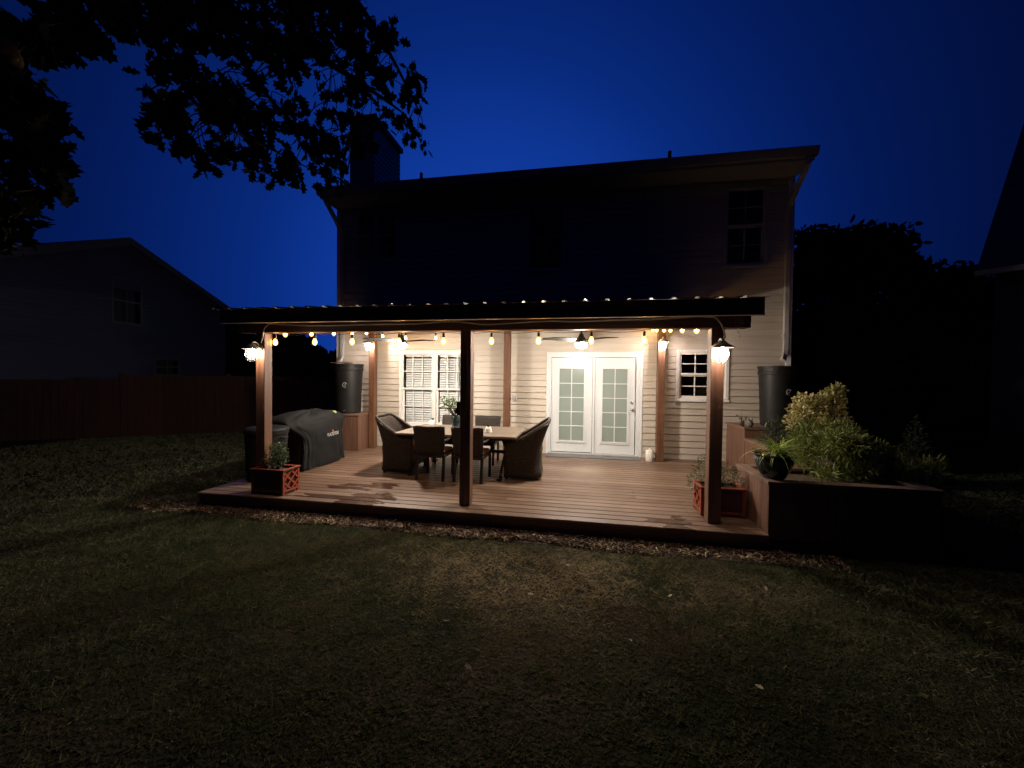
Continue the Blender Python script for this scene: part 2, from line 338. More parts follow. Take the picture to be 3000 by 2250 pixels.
# ------------------------------------------------------------------ deck
def deck():
    m = bpy.data.materials.new('deck_board'); m.use_nodes = True; nt = m.node_tree; N = nt.nodes; L = nt.links; b = N['Principled BSDF']
    def math_(op, a, c=None):
        n = N.new('ShaderNodeMath'); n.operation = op
        for i, v in enumerate((a, c)):
            if v is None: continue
            if isinstance(v, (int, float)): n.inputs[i].default_value = v
            else: L.new(v, n.inputs[i])
        return n.outputs[0]
    tc = N.new('ShaderNodeTexCoord'); sp = N.new('ShaderNodeSeparateXYZ'); L.new(tc.outputs['Object'], sp.inputs[0])
    x, y = sp.outputs['X'], sp.outputs['Y']
    at = N.new('ShaderNodeAttribute'); at.attribute_name = 'tint'
    mp = N.new('ShaderNodeMapping'); mp.inputs['Scale'].default_value = (3,60,10); L.new(tc.outputs['Object'], mp.inputs['Vector'])
    gr = N.new('ShaderNodeTexNoise'); gr.inputs['Scale'].default_value = 1; gr.inputs['Detail'].default_value = 6; L.new(mp.outputs['Vector'], gr.inputs['Vector'])
    bl = N.new('ShaderNodeTexNoise'); bl.inputs['Scale'].default_value = 1.3; bl.inputs['Detail'].default_value = 5; L.new(tc.outputs['Object'], bl.inputs['Vector'])
    f1 = math_('ADD', math_('MULTIPLY', gr.outputs['Fac'], .75), math_('MULTIPLY', at.outputs['Fac'], .5))
    f1 = math_('ADD', f1, math_('MULTIPLY', math_('SUBTRACT', bl.outputs['Fac'], .5), .9))
    rp = N.new('ShaderNodeValToRGB'); e = rp.color_ramp; e.elements[0].position = .2; e.elements[0].color = (.104,.055,.033,1); e.elements[1].position = .95; e.elements[1].color = (.205,.136,.095,1)
    L.new(f1, rp.inputs['Fac'])
    # water left in streaks board by board
    row = math_('FLOOR', math_('DIVIDE', math_('ADD', y, 3.842), .14))
    wn = N.new('ShaderNodeTexWhiteNoise'); wn.noise_dimensions = '1D'; L.new(row, wn.inputs['W'])
    yc = math_('SUBTRACT', math_('MULTIPLY', math_('ADD', row, .5), .14), 3.842)
    nm = N.new('ShaderNodeMapping'); nm.inputs['Scale'].default_value = (2.6,9,1); L.new(tc.outputs['Object'], nm.inputs['Vector'])
    nz = N.new('ShaderNodeTexNoise'); nz.inputs['Scale'].default_value = 1; nz.inputs['Detail'].default_value = 4; L.new(nm.outputs['Vector'], nz.inputs['Vector'])
    def patch(cx, cy, rx, ry, sh):
        dx = math_('DIVIDE', math_('ABSOLUTE', math_('SUBTRACT', math_('SUBTRACT', x, cx), math_('MULTIPLY', math_('SUBTRACT', wn.outputs['Value'], .5), sh))), rx)
        dy = math_('DIVIDE', math_('ABSOLUTE', math_('SUBTRACT', yc, cy)), ry)
        d = math_('ADD', math_('ADD', dx, math_('MULTIPLY', dy, .55)), math_('MULTIPLY', nz.outputs['Fac'], 1.3))
        d = math_('ADD', d, math_('MULTIPLY', wn.outputs['Value'], .22))
        r = N.new('ShaderNodeMapRange'); r.interpolation_type = 'SMOOTHSTEP'; r.inputs['From Min'].default_value = 1.50; r.inputs['From Max'].default_value = 1.43
        L.new(d, r.inputs['Value']); return r.outputs['Result']
    wet = math_('MAXIMUM', math_('MAXIMUM', patch(-2.85,-3.62,.85,.24,.45), patch(-3.05,-3.08,.62,.26,.6)), patch(1.05,-3.66,.36,.2,.2))
    mx = N.new('ShaderNodeMixRGB'); mx.blend_type = 'MULTIPLY'; mx.inputs['Color2'].default_value = (.42,.34,.27,1)
    L.new(wet, mx.inputs['Fac']); L.new(rp.outputs['Color'], mx.inputs['Color1']); L.new(mx.outputs['Color'], b.inputs['Base Color'])
    rr = N.new('ShaderNodeMapRange'); rr.inputs['To Min'].default_value = .42; rr.inputs['To Max'].default_value = .22; L.new(wet, rr.inputs['Value']); L.new(rr.outputs['Result'], b.inputs['Roughness'])
    bp = N.new('ShaderNodeBump'); bp.inputs['Strength'].default_value = .35; bp.inputs['Distance'].default_value = .004; L.new(gr.outputs['Fac'], bp.inputs['Height']); L.new(bp.outputs['Normal'], b.inputs['Normal'])
    t = thing('deck', 'low wooden deck of brown boards behind the house', 'deck')
    boxes = []; tints = []
    y = -3.838; k = 0
    while y < -.02:
        y1 = min(y+.130, -.012); xs = [-5.13]
        xr = 1.955 if y < -2.95 else 2.825
        if k: xs += sorted(random.sample([-4.2,-3.3,-2.1,-.95,-.25,.75,1.3], 2))
        else: xs += [-1.35]
        xs.append(xr)
        for a, c in zip(xs, xs[1:]):
            boxes.append((a+.0015, c-.0015, y, y1)); tints.append(random.random())
        y += .14; k += 1
    mb = MB()
    for bx in boxes:
        x0, x1, y0, y1 = bx; e = .006
        mb.add([(x0,y0,-.028),(x1,y0,-.028),(x1,y1,-.028),(x0,y1,-.028),(x0,y0,-e),(x1,y0,-e),(x1,y1,-e),(x0,y1,-e),(x0,y0+e,0),(x1,y0+e,0),(x1,y1-e,0),(x0,y1-e,0)],
               [(8,9,10,11),(0,1,5,4),(4,5,9,8),(2,3,7,6),(6,7,11,10),(1,2,6,5),(5,6,10,9),(3,0,4,7),(7,4,8,11)])
    o = mb.build('deck_boards', m, t)
    a = o.data.attributes.new('tint', 'FLOAT', 'POINT'); a.data.foreach_set('value', np.repeat(np.array(tints, np.float32), 12))
    MB().box(-5.11,1.95,-3.825,-3.80,GZ,-.0285).build('rim_board', STAINX, t)
    MB().box(-5.125,-5.10,-3.80,0,GZ,-.0285).build('side_board', STAINX, t)
    MB().box(-5.09,2.82,-3.79,-.02,-.09,-.06).build('joist_shade', DARK, t)
deck()

# ------------------------------------------------------------------ the house
XL, XR_, WT = -5.645, 3.93, 5.50
P_, Z0 = .131, -.018
OPEN = [(-4.06,-2.35,.51,2.17), (-.70,1.22,-.3,2.13), (1.91,2.835,1.20,2.18), (-5.21,-4.17,4.26,5.44-.05), (-1.19,-.38,3.89,5.25), (2.73,3.475,3.84,5.36)]
def laps(x0, x1, zlo, zhi, opens, T=lambda p: p, pitch=P_, off=Z0, lip=.026):
    """lap siding on the plane y = 0, facing -y: sloping face, then a recessed shadow groove under the next lap"""
    mb = MB(); k = math.floor((zlo-off)/pitch)
    def spans(z):
        sp = [(x0, x1)]
        for ox0, ox1, oz0, oz1 in opens:
            if oz0 < z < oz1: sp = [q for s in sp for q in ((s[0], min(s[1], ox0)), (max(s[0], ox1), s[1])) if q[1]-q[0] > 1e-4]
        return sp
    def quad(p, q):
        for a, c in spans((p[0]+q[0])/2): mb.add([T((a,p[1],p[0])),T((c,p[1],p[0])),T((c,q[1],q[0])),T((a,q[1],q[0]))], [(0,1,2,3)])
    while off+k*pitch < zhi:
        b0 = off+k*pitch; k += 1; zt = b0+pitch-.017
        prof = [(b0,.004),(b0,-lip),(zt,-.013),(zt,.004),(b0+pitch,.004)]
        for p, q in zip(prof, prof[1:]):
            if abs(p[0]-q[0]) < 1e-6:
                if zlo <= p[0] <= zhi: quad(p, q)
                continue
            z0, z1 = max(p[0], zlo), min(q[0], zhi)
            if z1 <= z0: continue
            cuts = sorted({z0, z1} | {z for o in opens for z in o[2:] if z0 < z < z1})
            Y = lambda z: p[1]+(q[1]-p[1])*(z-p[0])/(q[0]-p[0])
            for a, c in zip(cuts, cuts[1:]): quad((a, Y(a)), (c, Y(c)))
    return mb
house = thing('house', 'two storey house with pale lap siding behind the lit patio', 'house')
laps(XL, XR_, GZ, WT, OPEN).build('wall', SIDING, house)
DEPTH = 8.4
laps(0, DEPTH, GZ, WT, [], lambda p: (XR_+.002-p[1], p[0], p[2])).build('wall', SIDING, house)
laps(0, DEPTH, GZ, WT, [], lambda p: (XL-.002+p[1], DEPTH-p[0], p[2])).build('wall', SIDING, house)
MB().box(XL,XR_,DEPTH,DEPTH+.05,GZ,WT).build('wall', SIDING, house)
MB().add([(XL,.02,WT-.01),(XR_,.02,WT-.01),(XR_,DEPTH,WT-.01),(XL,DEPTH,WT-.01)], [(0,1,2,3)]).build('upper_ceiling', DARK, house)
for x in (XL, XR_): MB().add([(x,0,WT-.02),(x,DEPTH,WT-.02),(x,DEPTH,WT+.33),(x,DEPTH/2,WT+.33+DEPTH/2*.4167),(x,0,WT+.33)], [(0,1,2,3,4)]).build('gable', SIDING, house)
# corner boards
MB().box(XL-.02,XL+.07,-.034,.06,GZ,WT).build('corner_board', WHITE, house, bevel=.004)
MB().box(XR_-.07,XR_+.02,-.034,.06,GZ,WT).build('corner_board', WHITE, house, bevel=.004)
# roof
EZ = 5.585; EY = -.60; sl = .4167; RZ = EZ+(DEPTH/2-EY)*sl
rb = MB(); t_ = .06
for s in (1, -1):
    q = (lambda y: y) if s == 1 else (lambda y: DEPTH-y)
    x0, x1 = XL-.05, XR_+.05
    v = [(x0,q(EY),EZ),(x1,q(EY),EZ),(x1,q(DEPTH/2),RZ),(x0,q(DEPTH/2),RZ)]; v += [(a,b_,c+t_) for a,b_,c in v]
    rb.add(v, [(0,1,2,3),(4,5,6,7),(0,1,5,4),(1,2,6,5),(3,0,4,7)])
roof = rb.build('roof', SHINGLE, house)
for x, y in ((-4.03,1.0),(1.89,1.0)):
    z = EZ+(y-EY)*sl+.05
    mb = MB(); mb.tube([(x,y,z-.06),(x,y,z+.42)], .04, 10); mb.lathe([(.16,-.02),(.10,.07),(.055,.11)], (x,y,z), 12); mb.build('vent_pipe', IRON, roof, True)
MB().box(XL-.03,XR_+.03,EY+.005,-.018,WT-.02,WT-.002).build('soffit', GUTTER, house)
MB().box(XL-.03,XR_+.03,EY-.02,EY+.003,WT-.03,EZ+.05).build('fascia_board', GUTTER, house)
g = MB(); pr = [(-.022,.09),(-.022,-.05),(-.09,-.05),(-.125,.03),(-.14,.07),(-.14,.09),(-.13,.09),(-.12,.03),(-.085,-.04),(-.032,-.04),(-.032,.09)]
g.grid([[(x,EY+a,EZ-.02+b_) for a,b_ in pr] for x in (XL-.05, XR_+.05)], True); g.add([(XL-.05,EY+a,EZ-.02+b_) for a,b_ in pr[:6]], [tuple(range(6))]); g.add([(XR_+.05,EY+a,EZ-.02+b_) for a,b_ in pr[:6]], [tuple(range(6))])
g.build('gutter', GUTTER, house)
def downspout(x, zend, kick):
    mb = MB(); w, d = .085, .06
    pts = [(x,EY-.08,EZ-.06),(x,EY-.06,EZ-.2),(x,-.30,EZ-.48),(x,-.075,EZ-.68),(x,-.06,EZ-.85),(x,-.06,zend+.20),(x+kick*.25,-.09,zend+.10),(x+kick,-.24,zend)]
    for a, b_ in zip(pts, pts[1:]):
        mb.bar(a, Vector(b_)+(Vector(b_)-Vector(a)).normalized()*.012, w, d, (0,-1,.01))
    o = mb.build('downspout', GUTTER, house, bevel=.008)
    for z in (2.45, 4.1): MB().box(x-w/2-.012,x+w/2+.012,-.098,-.014,z,z+.03).build('strap', GUTTER, o)
downspout(-5.50, 1.93, .06); downspout(3.835, 1.99, -.12)
# chimney chase
t_ = lambda x0, x1, y0, y1, z0, z1: None
ch = MB(); ch.box(-6.33,-5.66,1.55,3.05,GZ,8.55); cho = ch.build('chimney', SIDING, house)
laps(-6.35,-5.64,5.4,8.5,[],lambda p:(p[0],1.545+p[1],p[2])).build('siding', SIDING, cho)
laps(1.53,3.07,5.4,8.5,[],lambda p:(-5.655-p[1],p[0],p[2])).build('siding', SIDING, cho)
MB().box(-6.42,-5.57,1.46,3.14,8.55,8.68).build('cap', IRON, cho)

def sash(mb, x0, x1, z0, z1, y, fr, cols, rows, mw=.02):
    mb.box(x0-fr,x0,y,y+.03,z0-fr,z1+fr); mb.box(x1,x1+fr,y,y+.03,z0-fr,z1+fr)
    mb.box(x0,x1,y,y+.03,z0-fr,z0); mb.box(x0,x1,y,y+.03,z1,z1+fr)
    for i in range(1, cols):
        x = x0+(x1-x0)*i/cols; mb.box(x-mw/2,x+mw/2,y+.006,y+.022,z0,z1)
    for j in range(1, rows):
        z = z0+(z1-z0)*j/rows
        for i in range(cols):
            a = x0+(x1-x0)*i/cols+(mw/2 if i else 0); c = x0+(x1-x0)*(i+1)/cols-(mw/2 if i < cols-1 else 0)
            mb.box(a,c,y+.007,y+.021,z-mw/2,z+mw/2)
def window(o, units, up, lo, cols, rows, blinds=False, cas=.06, V=None):
    V = V or WHITE
    """o = outer casing rect; units = list of glass x ranges; up, lo = glass z ranges of the sashes"""
    x0, x1, z0, z1 = o; mb = MB()
    for a, b_, c, d in ((x0,x0+cas,z0,z1),(x1-cas,x1,z0,z1),(x0+cas,x1-cas,z1-cas,z1),(x0+cas,x1-cas,z0,z0+cas)):
        mb.box(a,b_,-.040,.045,c,d)
    mb.box(x0-.012,x1+.012,-.056,-.036,z0-.012,z0+.03)
    for (a, b_), (c, d) in zip(units, units[1:]): mb.box(b_+.035,c-.035,-.028,.045,z0+cas,z1-cas)
    w = mb.build('window', V, house, bevel=.004)
    for (a, b_) in units:
        s = MB(); sash(s, a, b_, up[0], up[1], -.012, .038, cols, rows); s.build('sash', V, w, bevel=.002)
        s = MB(); sash(s, a+.012, b_-.012, lo[0], lo[1], .02, .045, cols, rows); s.build('sash', V, w, bevel=.002)
        for (p, q), y in ((up,.004),(lo,.036)):
            MB().add([(a,y,p),(b_,y,p),(b_,y,q),(a,y,q)], [(0,1,2,3)]).build('pane', PANE, w)
        if blinds:
            s = MB(); z = lo[0]-.01
            s.box(a+.01,b_-.01,.085,.125,up[1]-.05,up[1]+.03); s.box(a+.012,b_-.012,.09,.12,z-.02,z+.012)
            z += .035
            while z < up[1]-.06:
                th = R(62+random.uniform(-3,3)); dy = .0255*math.cos(th); dz = .0255*math.sin(th)
                s.add([(a+.012,.105-dy,z-dz),(b_-.012,.105-dy,z-dz+random.uniform(-.002,.002)),(b_-.012,.105+dy,z+dz),(a+.012,.105+dy,z+dz)], [(0,1,2,3)])
                z += .054
            for f in (.2,.8): s.box(a+(b_-a)*f-.002,a+(b_-a)*f+.002,.074,.077,lo[0],up[1])
            s.build('blinds', BLIND, w)
    return w
window((-4.082,-2.33,.487,2.19), [(-3.99,-3.312),(-3.172,-2.494)], (1.345,2.10), (.567,1.30), 3, 2, True)
window((1.885,2.86,1.177,2.205), [(1.981,2.766)], (1.735,2.108), (1.279,1.667), 3, 2)
window((-5.24,-4.14,4.23,5.42), [(-5.15,-4.73),(-4.65,-4.23)], (4.86,5.33), (4.33,4.80), 2, 2, V=SHADEWHITE)
window((-1.215,-.359,3.868,5.273), [(-1.125,-.449)], (4.62,5.18), (3.96,4.56), 2, 2, V=SHADEWHITE)
window((2.705,3.498,3.818,5.385), [(2.795,3.408)], (4.64,5.29), (3.91,4.58), 2, 2, V=SHADEWHITE)
tag(MB().lathe([(.0,0),(.03,.01),(.035,.05),(.02,.08),(0,.085)], (2.70,.35,1.33), 12).build('night_light', emit('blue_night_light', (.10,.08,1), 2.2)), 'small blue glowing night light seen inside the little window', 'night light')
MB().box(1.7,3.2,.30,.55,.9,1.33).build('counter_top', DARK, house)
# french door
def door():
    mb = MB(); x0, x1, zt = -.722, 1.24, 2.15
    mb.box(x0,x0+.055,-.04,.05,.0,zt); mb.box(x1-.055,x1,-.04,.05,0,zt); mb.box(x0+.055,x1-.055,-.04,.05,zt-.055,zt)
    mb.box(x0+.055,x0+.10,-.024,.06,.03,zt-.055); mb.box(x1-.125,x1-.055,-.024,.06,.03,zt-.055); mb.box(x0+.10,x1-.125,-.024,.06,zt-.105,zt-.055)
    mb.box(.243,.287,-.022,.06,.03,zt-.105)
    d = mb.build('patio_door', DOORW, house, bevel=.004)
    MB().box(x0+.05,x1-.05,-.06,.06,.0,.03).build('threshold', GREYBOX, d, bevel=.003)
    for k, (a, c, ga, gc) in enumerate(((-.618,.235,-.44,.055),(.295,1.10,.457,.935))):
        yb = .012; pb, pt = .045 if k == 0 else .035, 2.038
        s = MB()
        s.box(a,ga-.06,yb,yb+.04,pb,pt); s.box(gc+.06,c,yb,yb+.04,pb,pt); s.box(ga-.06,gc+.06,yb,yb+.04,pb,.235); s.box(ga-.06,gc+.06,yb,yb+.04,1.86,pt)
        p = s.build('door_panel', DOORW, d, bevel=.003)
        s = MB()                                              # raised moulding round the glass
        for e, y0 in ((.062,-.004),(.035,-.012)):
            s.box(ga-e,ga-e+.026,y0,yb+.03,.296-e,1.798+e); s.box(gc+e-.026,gc+e,y0,yb+.03,.296-e,1.798+e)
            s.box(ga-e+.026,gc+e-.026,y0,yb+.03,1.798+e-.026,1.798+e); s.box(ga-e+.026,gc+e-.026,y0,yb+.03,.296-e,.296-e+.026)
        for j in range(1, 5):
            z = .296+(1.502)*j/5; s.box(ga-.01,(ga+gc)/2-.009,.004,.018,z-.008,z+.008); s.box((ga+gc)/2+.009,gc+.01,.004,.018,z-.008,z+.008)
        s.box((ga+gc)/2-.009,(ga+gc)/2+.009,.003,.018,.286,1.81)
        s.build('glazing_frame', DOORW, d, bevel=.002)
        MB().add([(ga-.01,.016,.28),(gc+.01,.016,.28),(gc+.01,.016,1.81),(ga-.01,.016,1.81)], [(0,1,2,3)]).build('door_glass', FROST, d)
    hm = mat('nickel', (.45,.44,.42), .3, metal=1)
    T = lambda nm, z, y0, prof: MB().tube([(1.045,y0-b_,z) for _, b_ in prof], [a for a, _ in prof], 14).build(nm, hm, d, True)
    T('deadbolt', 1.115, .012, [(.03,0),(.03,.012),(.022,.02),(.014,.03)]); T('door_handle', .97, .012, [(.032,0),(.032,.01),(.012,.016),(.012,.035),(.026,.045),(.028,.06),(.018,.072)])
door()
mb = MB(); mb.box(-1.44,-1.365,-.05,-.012,1.10,1.22); mb.box(-1.432,-1.373,-.058,-.05,1.115,1.205); tag(mb.build('outlet_box', GREYBOX, None, bevel=.004), 'small grey weatherproof outlet box on the siding beside the middle rear post', 'outlet')
mb = MB(); mb.box(-.68,1.18,-.40,-.09,.003,.018); tag(mb.build('doormat', MATG, bevel=.004), 'long grey rubber doormat below the white french doors', 'doormat')

# ------------------------------------------------------------------ patio cover
PW = .1377
cover = thing('patio_cover', 'brown timber patio cover on six posts with dark ribbed metal roof', 'patio cover')
def rz_(y): return 2.47+(y+3.89)*.122                    # top of the roof sheet at depth y
for x in (-4.4252,-1.486,1.4227): MB().box(x,x+PW,-3.6145,-3.6145+PW,.001,2.19).build('post', STAIN, cover, bevel=.008)
for x in (-4.635,-1.587,1.462): MB().box(x,x+PW,-.385,-.385+PW,.001,2.62).build('post', STAIN, cover, bevel=.008)
MB().box(-4.70,1.822,-3.622,-3.462,2.192,2.40).build('beam', STAINX, cover, bevel=.006)
MB().box(-4.70,1.822,-.40,-.24,2.621,2.80).build('beam', STAINX, cover, bevel=.006)
MB().box(-4.715,1.842,-3.885,-3.847,2.296,2.467).build('fascia', STAINX, cover, bevel=.003)
for i in range(11):
    x = -4.66+i*.644
    r_ = MB(); a, c = -3.845, -.03; w = .019
    v = []
    for y in (a, c):
        zt = rz_(y)-.030; v += [(x-w,y,zt-.065),(x+w,y,zt-.065),(x+w,y,zt),(x-w,y,zt)]
    r_.add(v, [(0,1,2,3),(4,5,6,7),(0,1,5,4),(1,2,6,5),(2,3,7,6),(3,0,4,7)]); r_.build('rafter', STAINX, cover)
rm = MB(); xs = []; x = -4.75
nr = int((1.86+4.75)/.2286)
prof = []
for i in range(nr+1):
    c = -1.5624+.2286*(i-13.94); c = -1.5624+.2286*(i-14)
    prof += [(c-.032,0),(c-.016,.019),(c+.016,.019),(c+.032,0)]
prof = [(-4.79,0)]+[p for p in prof if -4.78 < p[0] < 1.86]+[(1.87,0)]
rm.grid([[(x_,y_,rz_(y_)+dz) for x_,dz in prof] for y_ in (-3.93,-.022)])
o = rm.build('metal_roof', METALROOF, cover); sm_ = o.modifiers.new('solid', 'SOLIDIFY'); sm_.thickness = .003; sm_.offset = -1
o.data.materials.append(mat('pale_metal_underside', (.42,.40,.37), .5, (.48,.46,.42), (3,3,3))); sm_.material_offset = 1
for y in (-3.55,-2.7,-1.8,-.9,-.12):
    MB().box(-4.70,1.83,y-.04,y+.04,rz_(y)-.029,rz_(y)-.009).build('purlin', STAINX, cover)
MB().box(-4.716,1.843,-3.890,-3.846,2.286,2.2955).build('edge_strip', CORD, cover)  # thin pale strip added along the lower edge of the fascia

# ------------------------------------------------------------------ lamps
def cage_lamp():
    """origin: centre of the glass top; the wall side is +y"""
    t = thing('cage_lamp', 'x', 'lamp', group='caged lamps on the patio posts')
    s = MB(); s.lathe([(.0,.066),(.03,.064),(.045,.05),(.055,.035),(.112,.004),(.115,-.008),(.111,-.010),(.05,.018),(0,.03)], n=28, caps=False); s.build('lamp_shade', ZINC, t, True)
    g_ = MB(); g_.lathe([(.046,-.002),(.052,-.02),(.054,-.09),(.048,-.125),(.033,-.15),(.0,-.162)], n=18, caps=False); g_.build('lamp_glass', JARGLASS, t, True)
    e = MB(); e.lathe([(.014,-.004),(.024,-.02),(.030,-.045),(.026,-.07),(.012,-.084),(0,-.087)], n=16, caps=False); e.build('lamp_bulb', JAR, t, True)
    c = MB()
    for k in range(4):
        a = PI/4+k*PI/2; p = [(.067,.0),(.068,-.10),(.062,-.135),(.045,-.162),(.0,-.180)]
        c.tube([(r*math.cos(a), r*math.sin(a), z) for r, z in p], .0035, 6)
    for z, r in ((-.045,.068),(-.105,.068)):
        c.tube([(r*math.cos(2*PI*k/20), r*math.sin(2*PI*k/20), z) for k in range(21)], .0032, 6)
    c.build('lamp_cage', ZINC, t, True)
    b = MB(); b.tube([(0,.0,.06),(0,.015,.085),(0,.06,.09),(0,.10,.07),(0,.125,.03)], .014, 10); b.tube([(0,.120,.02),(0,.140,.02)], .05, 18)
    b.build('lamp_bracket', ZINC, t, True)
    return t
L0 = cage_lamp()
for k, (x, y, z, lab) in enumerate(((-4.356,-3.7545,1.965,'caged lamp on the front post above the red planter box, far left'),
        (1.4915,-3.7545,1.968,'caged lamp on the front post in front of the small window'),
        (-4.566,-.525,2.325,'caged lamp on the rear post beside the left rain barrel'),
        (1.531,-.525,2.325,'caged lamp on the rear post right of the french doors'))):
    o = L0 if k == 0 else copy_tree(L0); o.location = (x,y,z); o['label'] = lab
    if k > 1:                                     # the two rear lamps carry stronger bulbs
        for c in o.children:
            if c.name.startswith('lamp_bulb'): c.data = c.data.copy(); c.data.materials[0] = JAR_REAR
# cable
cp = [(-4.329,-3.63,2.05),(-4.301,-3.63,2.118),(-4.28,-3.63,2.229),(-4.224,-3.63,2.284),(-4.161,-3.63,2.304),(-3.784,-3.63,2.281),(-3.268,-3.63,2.272),(-2.682,-3.63,2.278),(-2.12,-3.63,2.278),(-1.713,-3.63,2.298),(-1.45,-3.63,2.29),(-1.156,-3.63,2.259),(-.702,-3.63,2.278),(-.384,-3.63,2.288),(-.026,-3.63,2.28),(.55,-3.63,2.295),(.992,-3.63,2.300),(1.25,-3.63,2.318),(1.336,-3.63,2.315),(1.44,-3.63,2.303),(1.488,-3.63,2.264),(1.529,-3.63,2.195),(1.551,-3.64,2.10),(1.52,-3.68,2.045)]
def spline(P, n=6):
    P = [Vector(p) for p in P]; out = []
    for i in range(len(P)-1):
        a, b_, c, d = P[max(i-1,0)], P[i], P[i+1], P[min(i+2,len(P)-1)]
        for k in range(n):
            t = k/n; out.append(.5*((2*b_)+(c-a)*t+(2*a-5*b_+4*c-d)*t*t+(3*b_-a-3*c+d)*t**3))
    return out+[P[-1]]
tag(MB().tube(spline(cp), .009, 8).build('cable', CORD, smooth=True), 'pale cable stapled along the front beam between two lamps', 'cable')
# string lights
def make_bulb(parent, p, sz):
    b = MB(); b.lathe([(.0,-.112),(.015,-.107),(.028,-.091),(.033,-.072),(.031,-.052),(.021,-.028),(.013,-.012)], n=14, caps=False)
    s = MB(); s.lathe([(.0,.042),(.012,.04),(.016,.03),(.0165,-.014),(.014,-.018),(0,-.018)], n=12, caps=False)
    if sz != 1:
        b.v = [(x*sz,y*sz,z*sz) for x,y,z in b.v]
    o = b.build('bulb', BULB, parent, True, loc=p); s.build('socket', BLKCORD, o, True)
    f = MB(); f.lathe([(.0,-.090),(.012,-.085),(.016,-.068),(.012,-.046),(0,-.040)], n=8, caps=False); f.build('filament', FILAMENT, o, True)
    return o
BPROTO = {}
def strand(label, hooks, drop, ends=None, sz=1):
    t = thing('string_lights', label, 'string lights', group='string lights under the patio roof')
    t.location = hooks[0]; o0 = Vector(hooks[0]); H = [Vector(h)-o0 for h in hooks]
    pts = []
    allp = ([Vector(ends[0])-o0] if ends else [])+H+([Vector(ends[1])-o0] if ends else [])
    for a, b_ in zip(allp, allp[1:]):
        for k in range(6): q = a.lerp(b_, k/6); pts.append(q-Vector((0,0,.02*math.sin(PI*k/6))))
    pts.append(allp[-1]); w = MB(); w.tube(pts, .0035, 6)
    for h in H: w.tube([h, h-Vector((0,0,drop))], .003, 6)
    w.build('wire', BLKCORD, t, True)
    for h in H:
        p = h-Vector((0,0,drop+.04))
        if sz not in BPROTO: BPROTO[sz] = make_bulb(t, p, sz)
        else: c = copy_tree(BPROTO[sz], t); c.location = p
strand('row of amber bulbs hung along the front beam', [(x,-3.45,2.190) for x in (-4.262,-3.638,-3.069,-2.386,-1.765,-1.126,-.526,.117,.732)], .012)
strand('row of amber bulbs running back above the covered griddle', [(-4.2,y,rz_(y)-.10) for y in (-3.336,-2.789,-2.229,-1.689,-1.202)], .13)
strand('short row of amber bulbs along the rear beam above the twin window', [(-4.28,-.42,2.60),(-3.745,-.42,2.56),(-3.06,-.42,2.55)], .02)
strand('row of amber bulbs running back above the right end of the deck', [(1.385,y,rz_(y)-.10) for y in (-3.18,-2.494,-1.764,-1.28,-.62,-.22)], .13)

# ------------------------------------------------------------------ ceiling fans
def fan(x, y, zl, angs, label):
    t = thing('ceiling_fan', label, 'ceiling fan', (x,y,zl), group='ceiling fans under the patio roof')
    top = rz_(y)-.025-zl
    MB().lathe([(.0,top),(.065,top),(.065,top-.02),(.03,top-.06),(0,top-.06)], n=24, caps=False).build('canopy', FANM, t, True)
    MB().tube([(0,0,top-.05),(0,0,.16)], .013, 12).build('downrod', FANM, t, True)
    MB().lathe([(.013,.175),(.03,.165),(.045,.12),(.085,.075),(.10,.05),(.10,.025),(.088,.012),(.0,.012)], n=28, caps=False).build('motor_housing', FANM, t, True)
    MB().lathe([(.088,.011),(.094,-.01),(.086,-.04),(.06,-.062),(.0,-.075)], n=24, caps=False).build('light', FANLIGHT, t, True)
    for a in angs:
        b = MB(); rows = []
        for i in range(9):
            f = i/8; r = .08+.58*f; w = .055+.05*math.sin(PI*min(1,f*1.1))*(1-.3*f); z = .05+.012*math.sin(PI*f)+.004*f; tw = R(16-9*f)
            c, s_ = math.cos(R(a)), math.sin(R(a)); rw = []
            for q, dz in ((-1,0),(1,0),(1,.008),(-1,.008)):
                off = q*w; rw.append((r*c-off*math.cos(tw)*s_, r*s_+off*math.cos(tw)*c, z+off*math.sin(tw)+dz))
            rows.append(rw)
        b.grid(rows, True); b.add(rows[0], [(0,1,2,3)]); b.add(rows[-1], [(3,2,1,0)]); b.build('blade', FANM, t)
fan(-.005, -1.9, 2.165, (205,322,85), 'dark three blade ceiling fan with lit lens in front of the french doors')
fan(-3.115, -1.9, 2.165, (352,232,112), 'dark three blade ceiling fan with lit lens in front of the twin window')

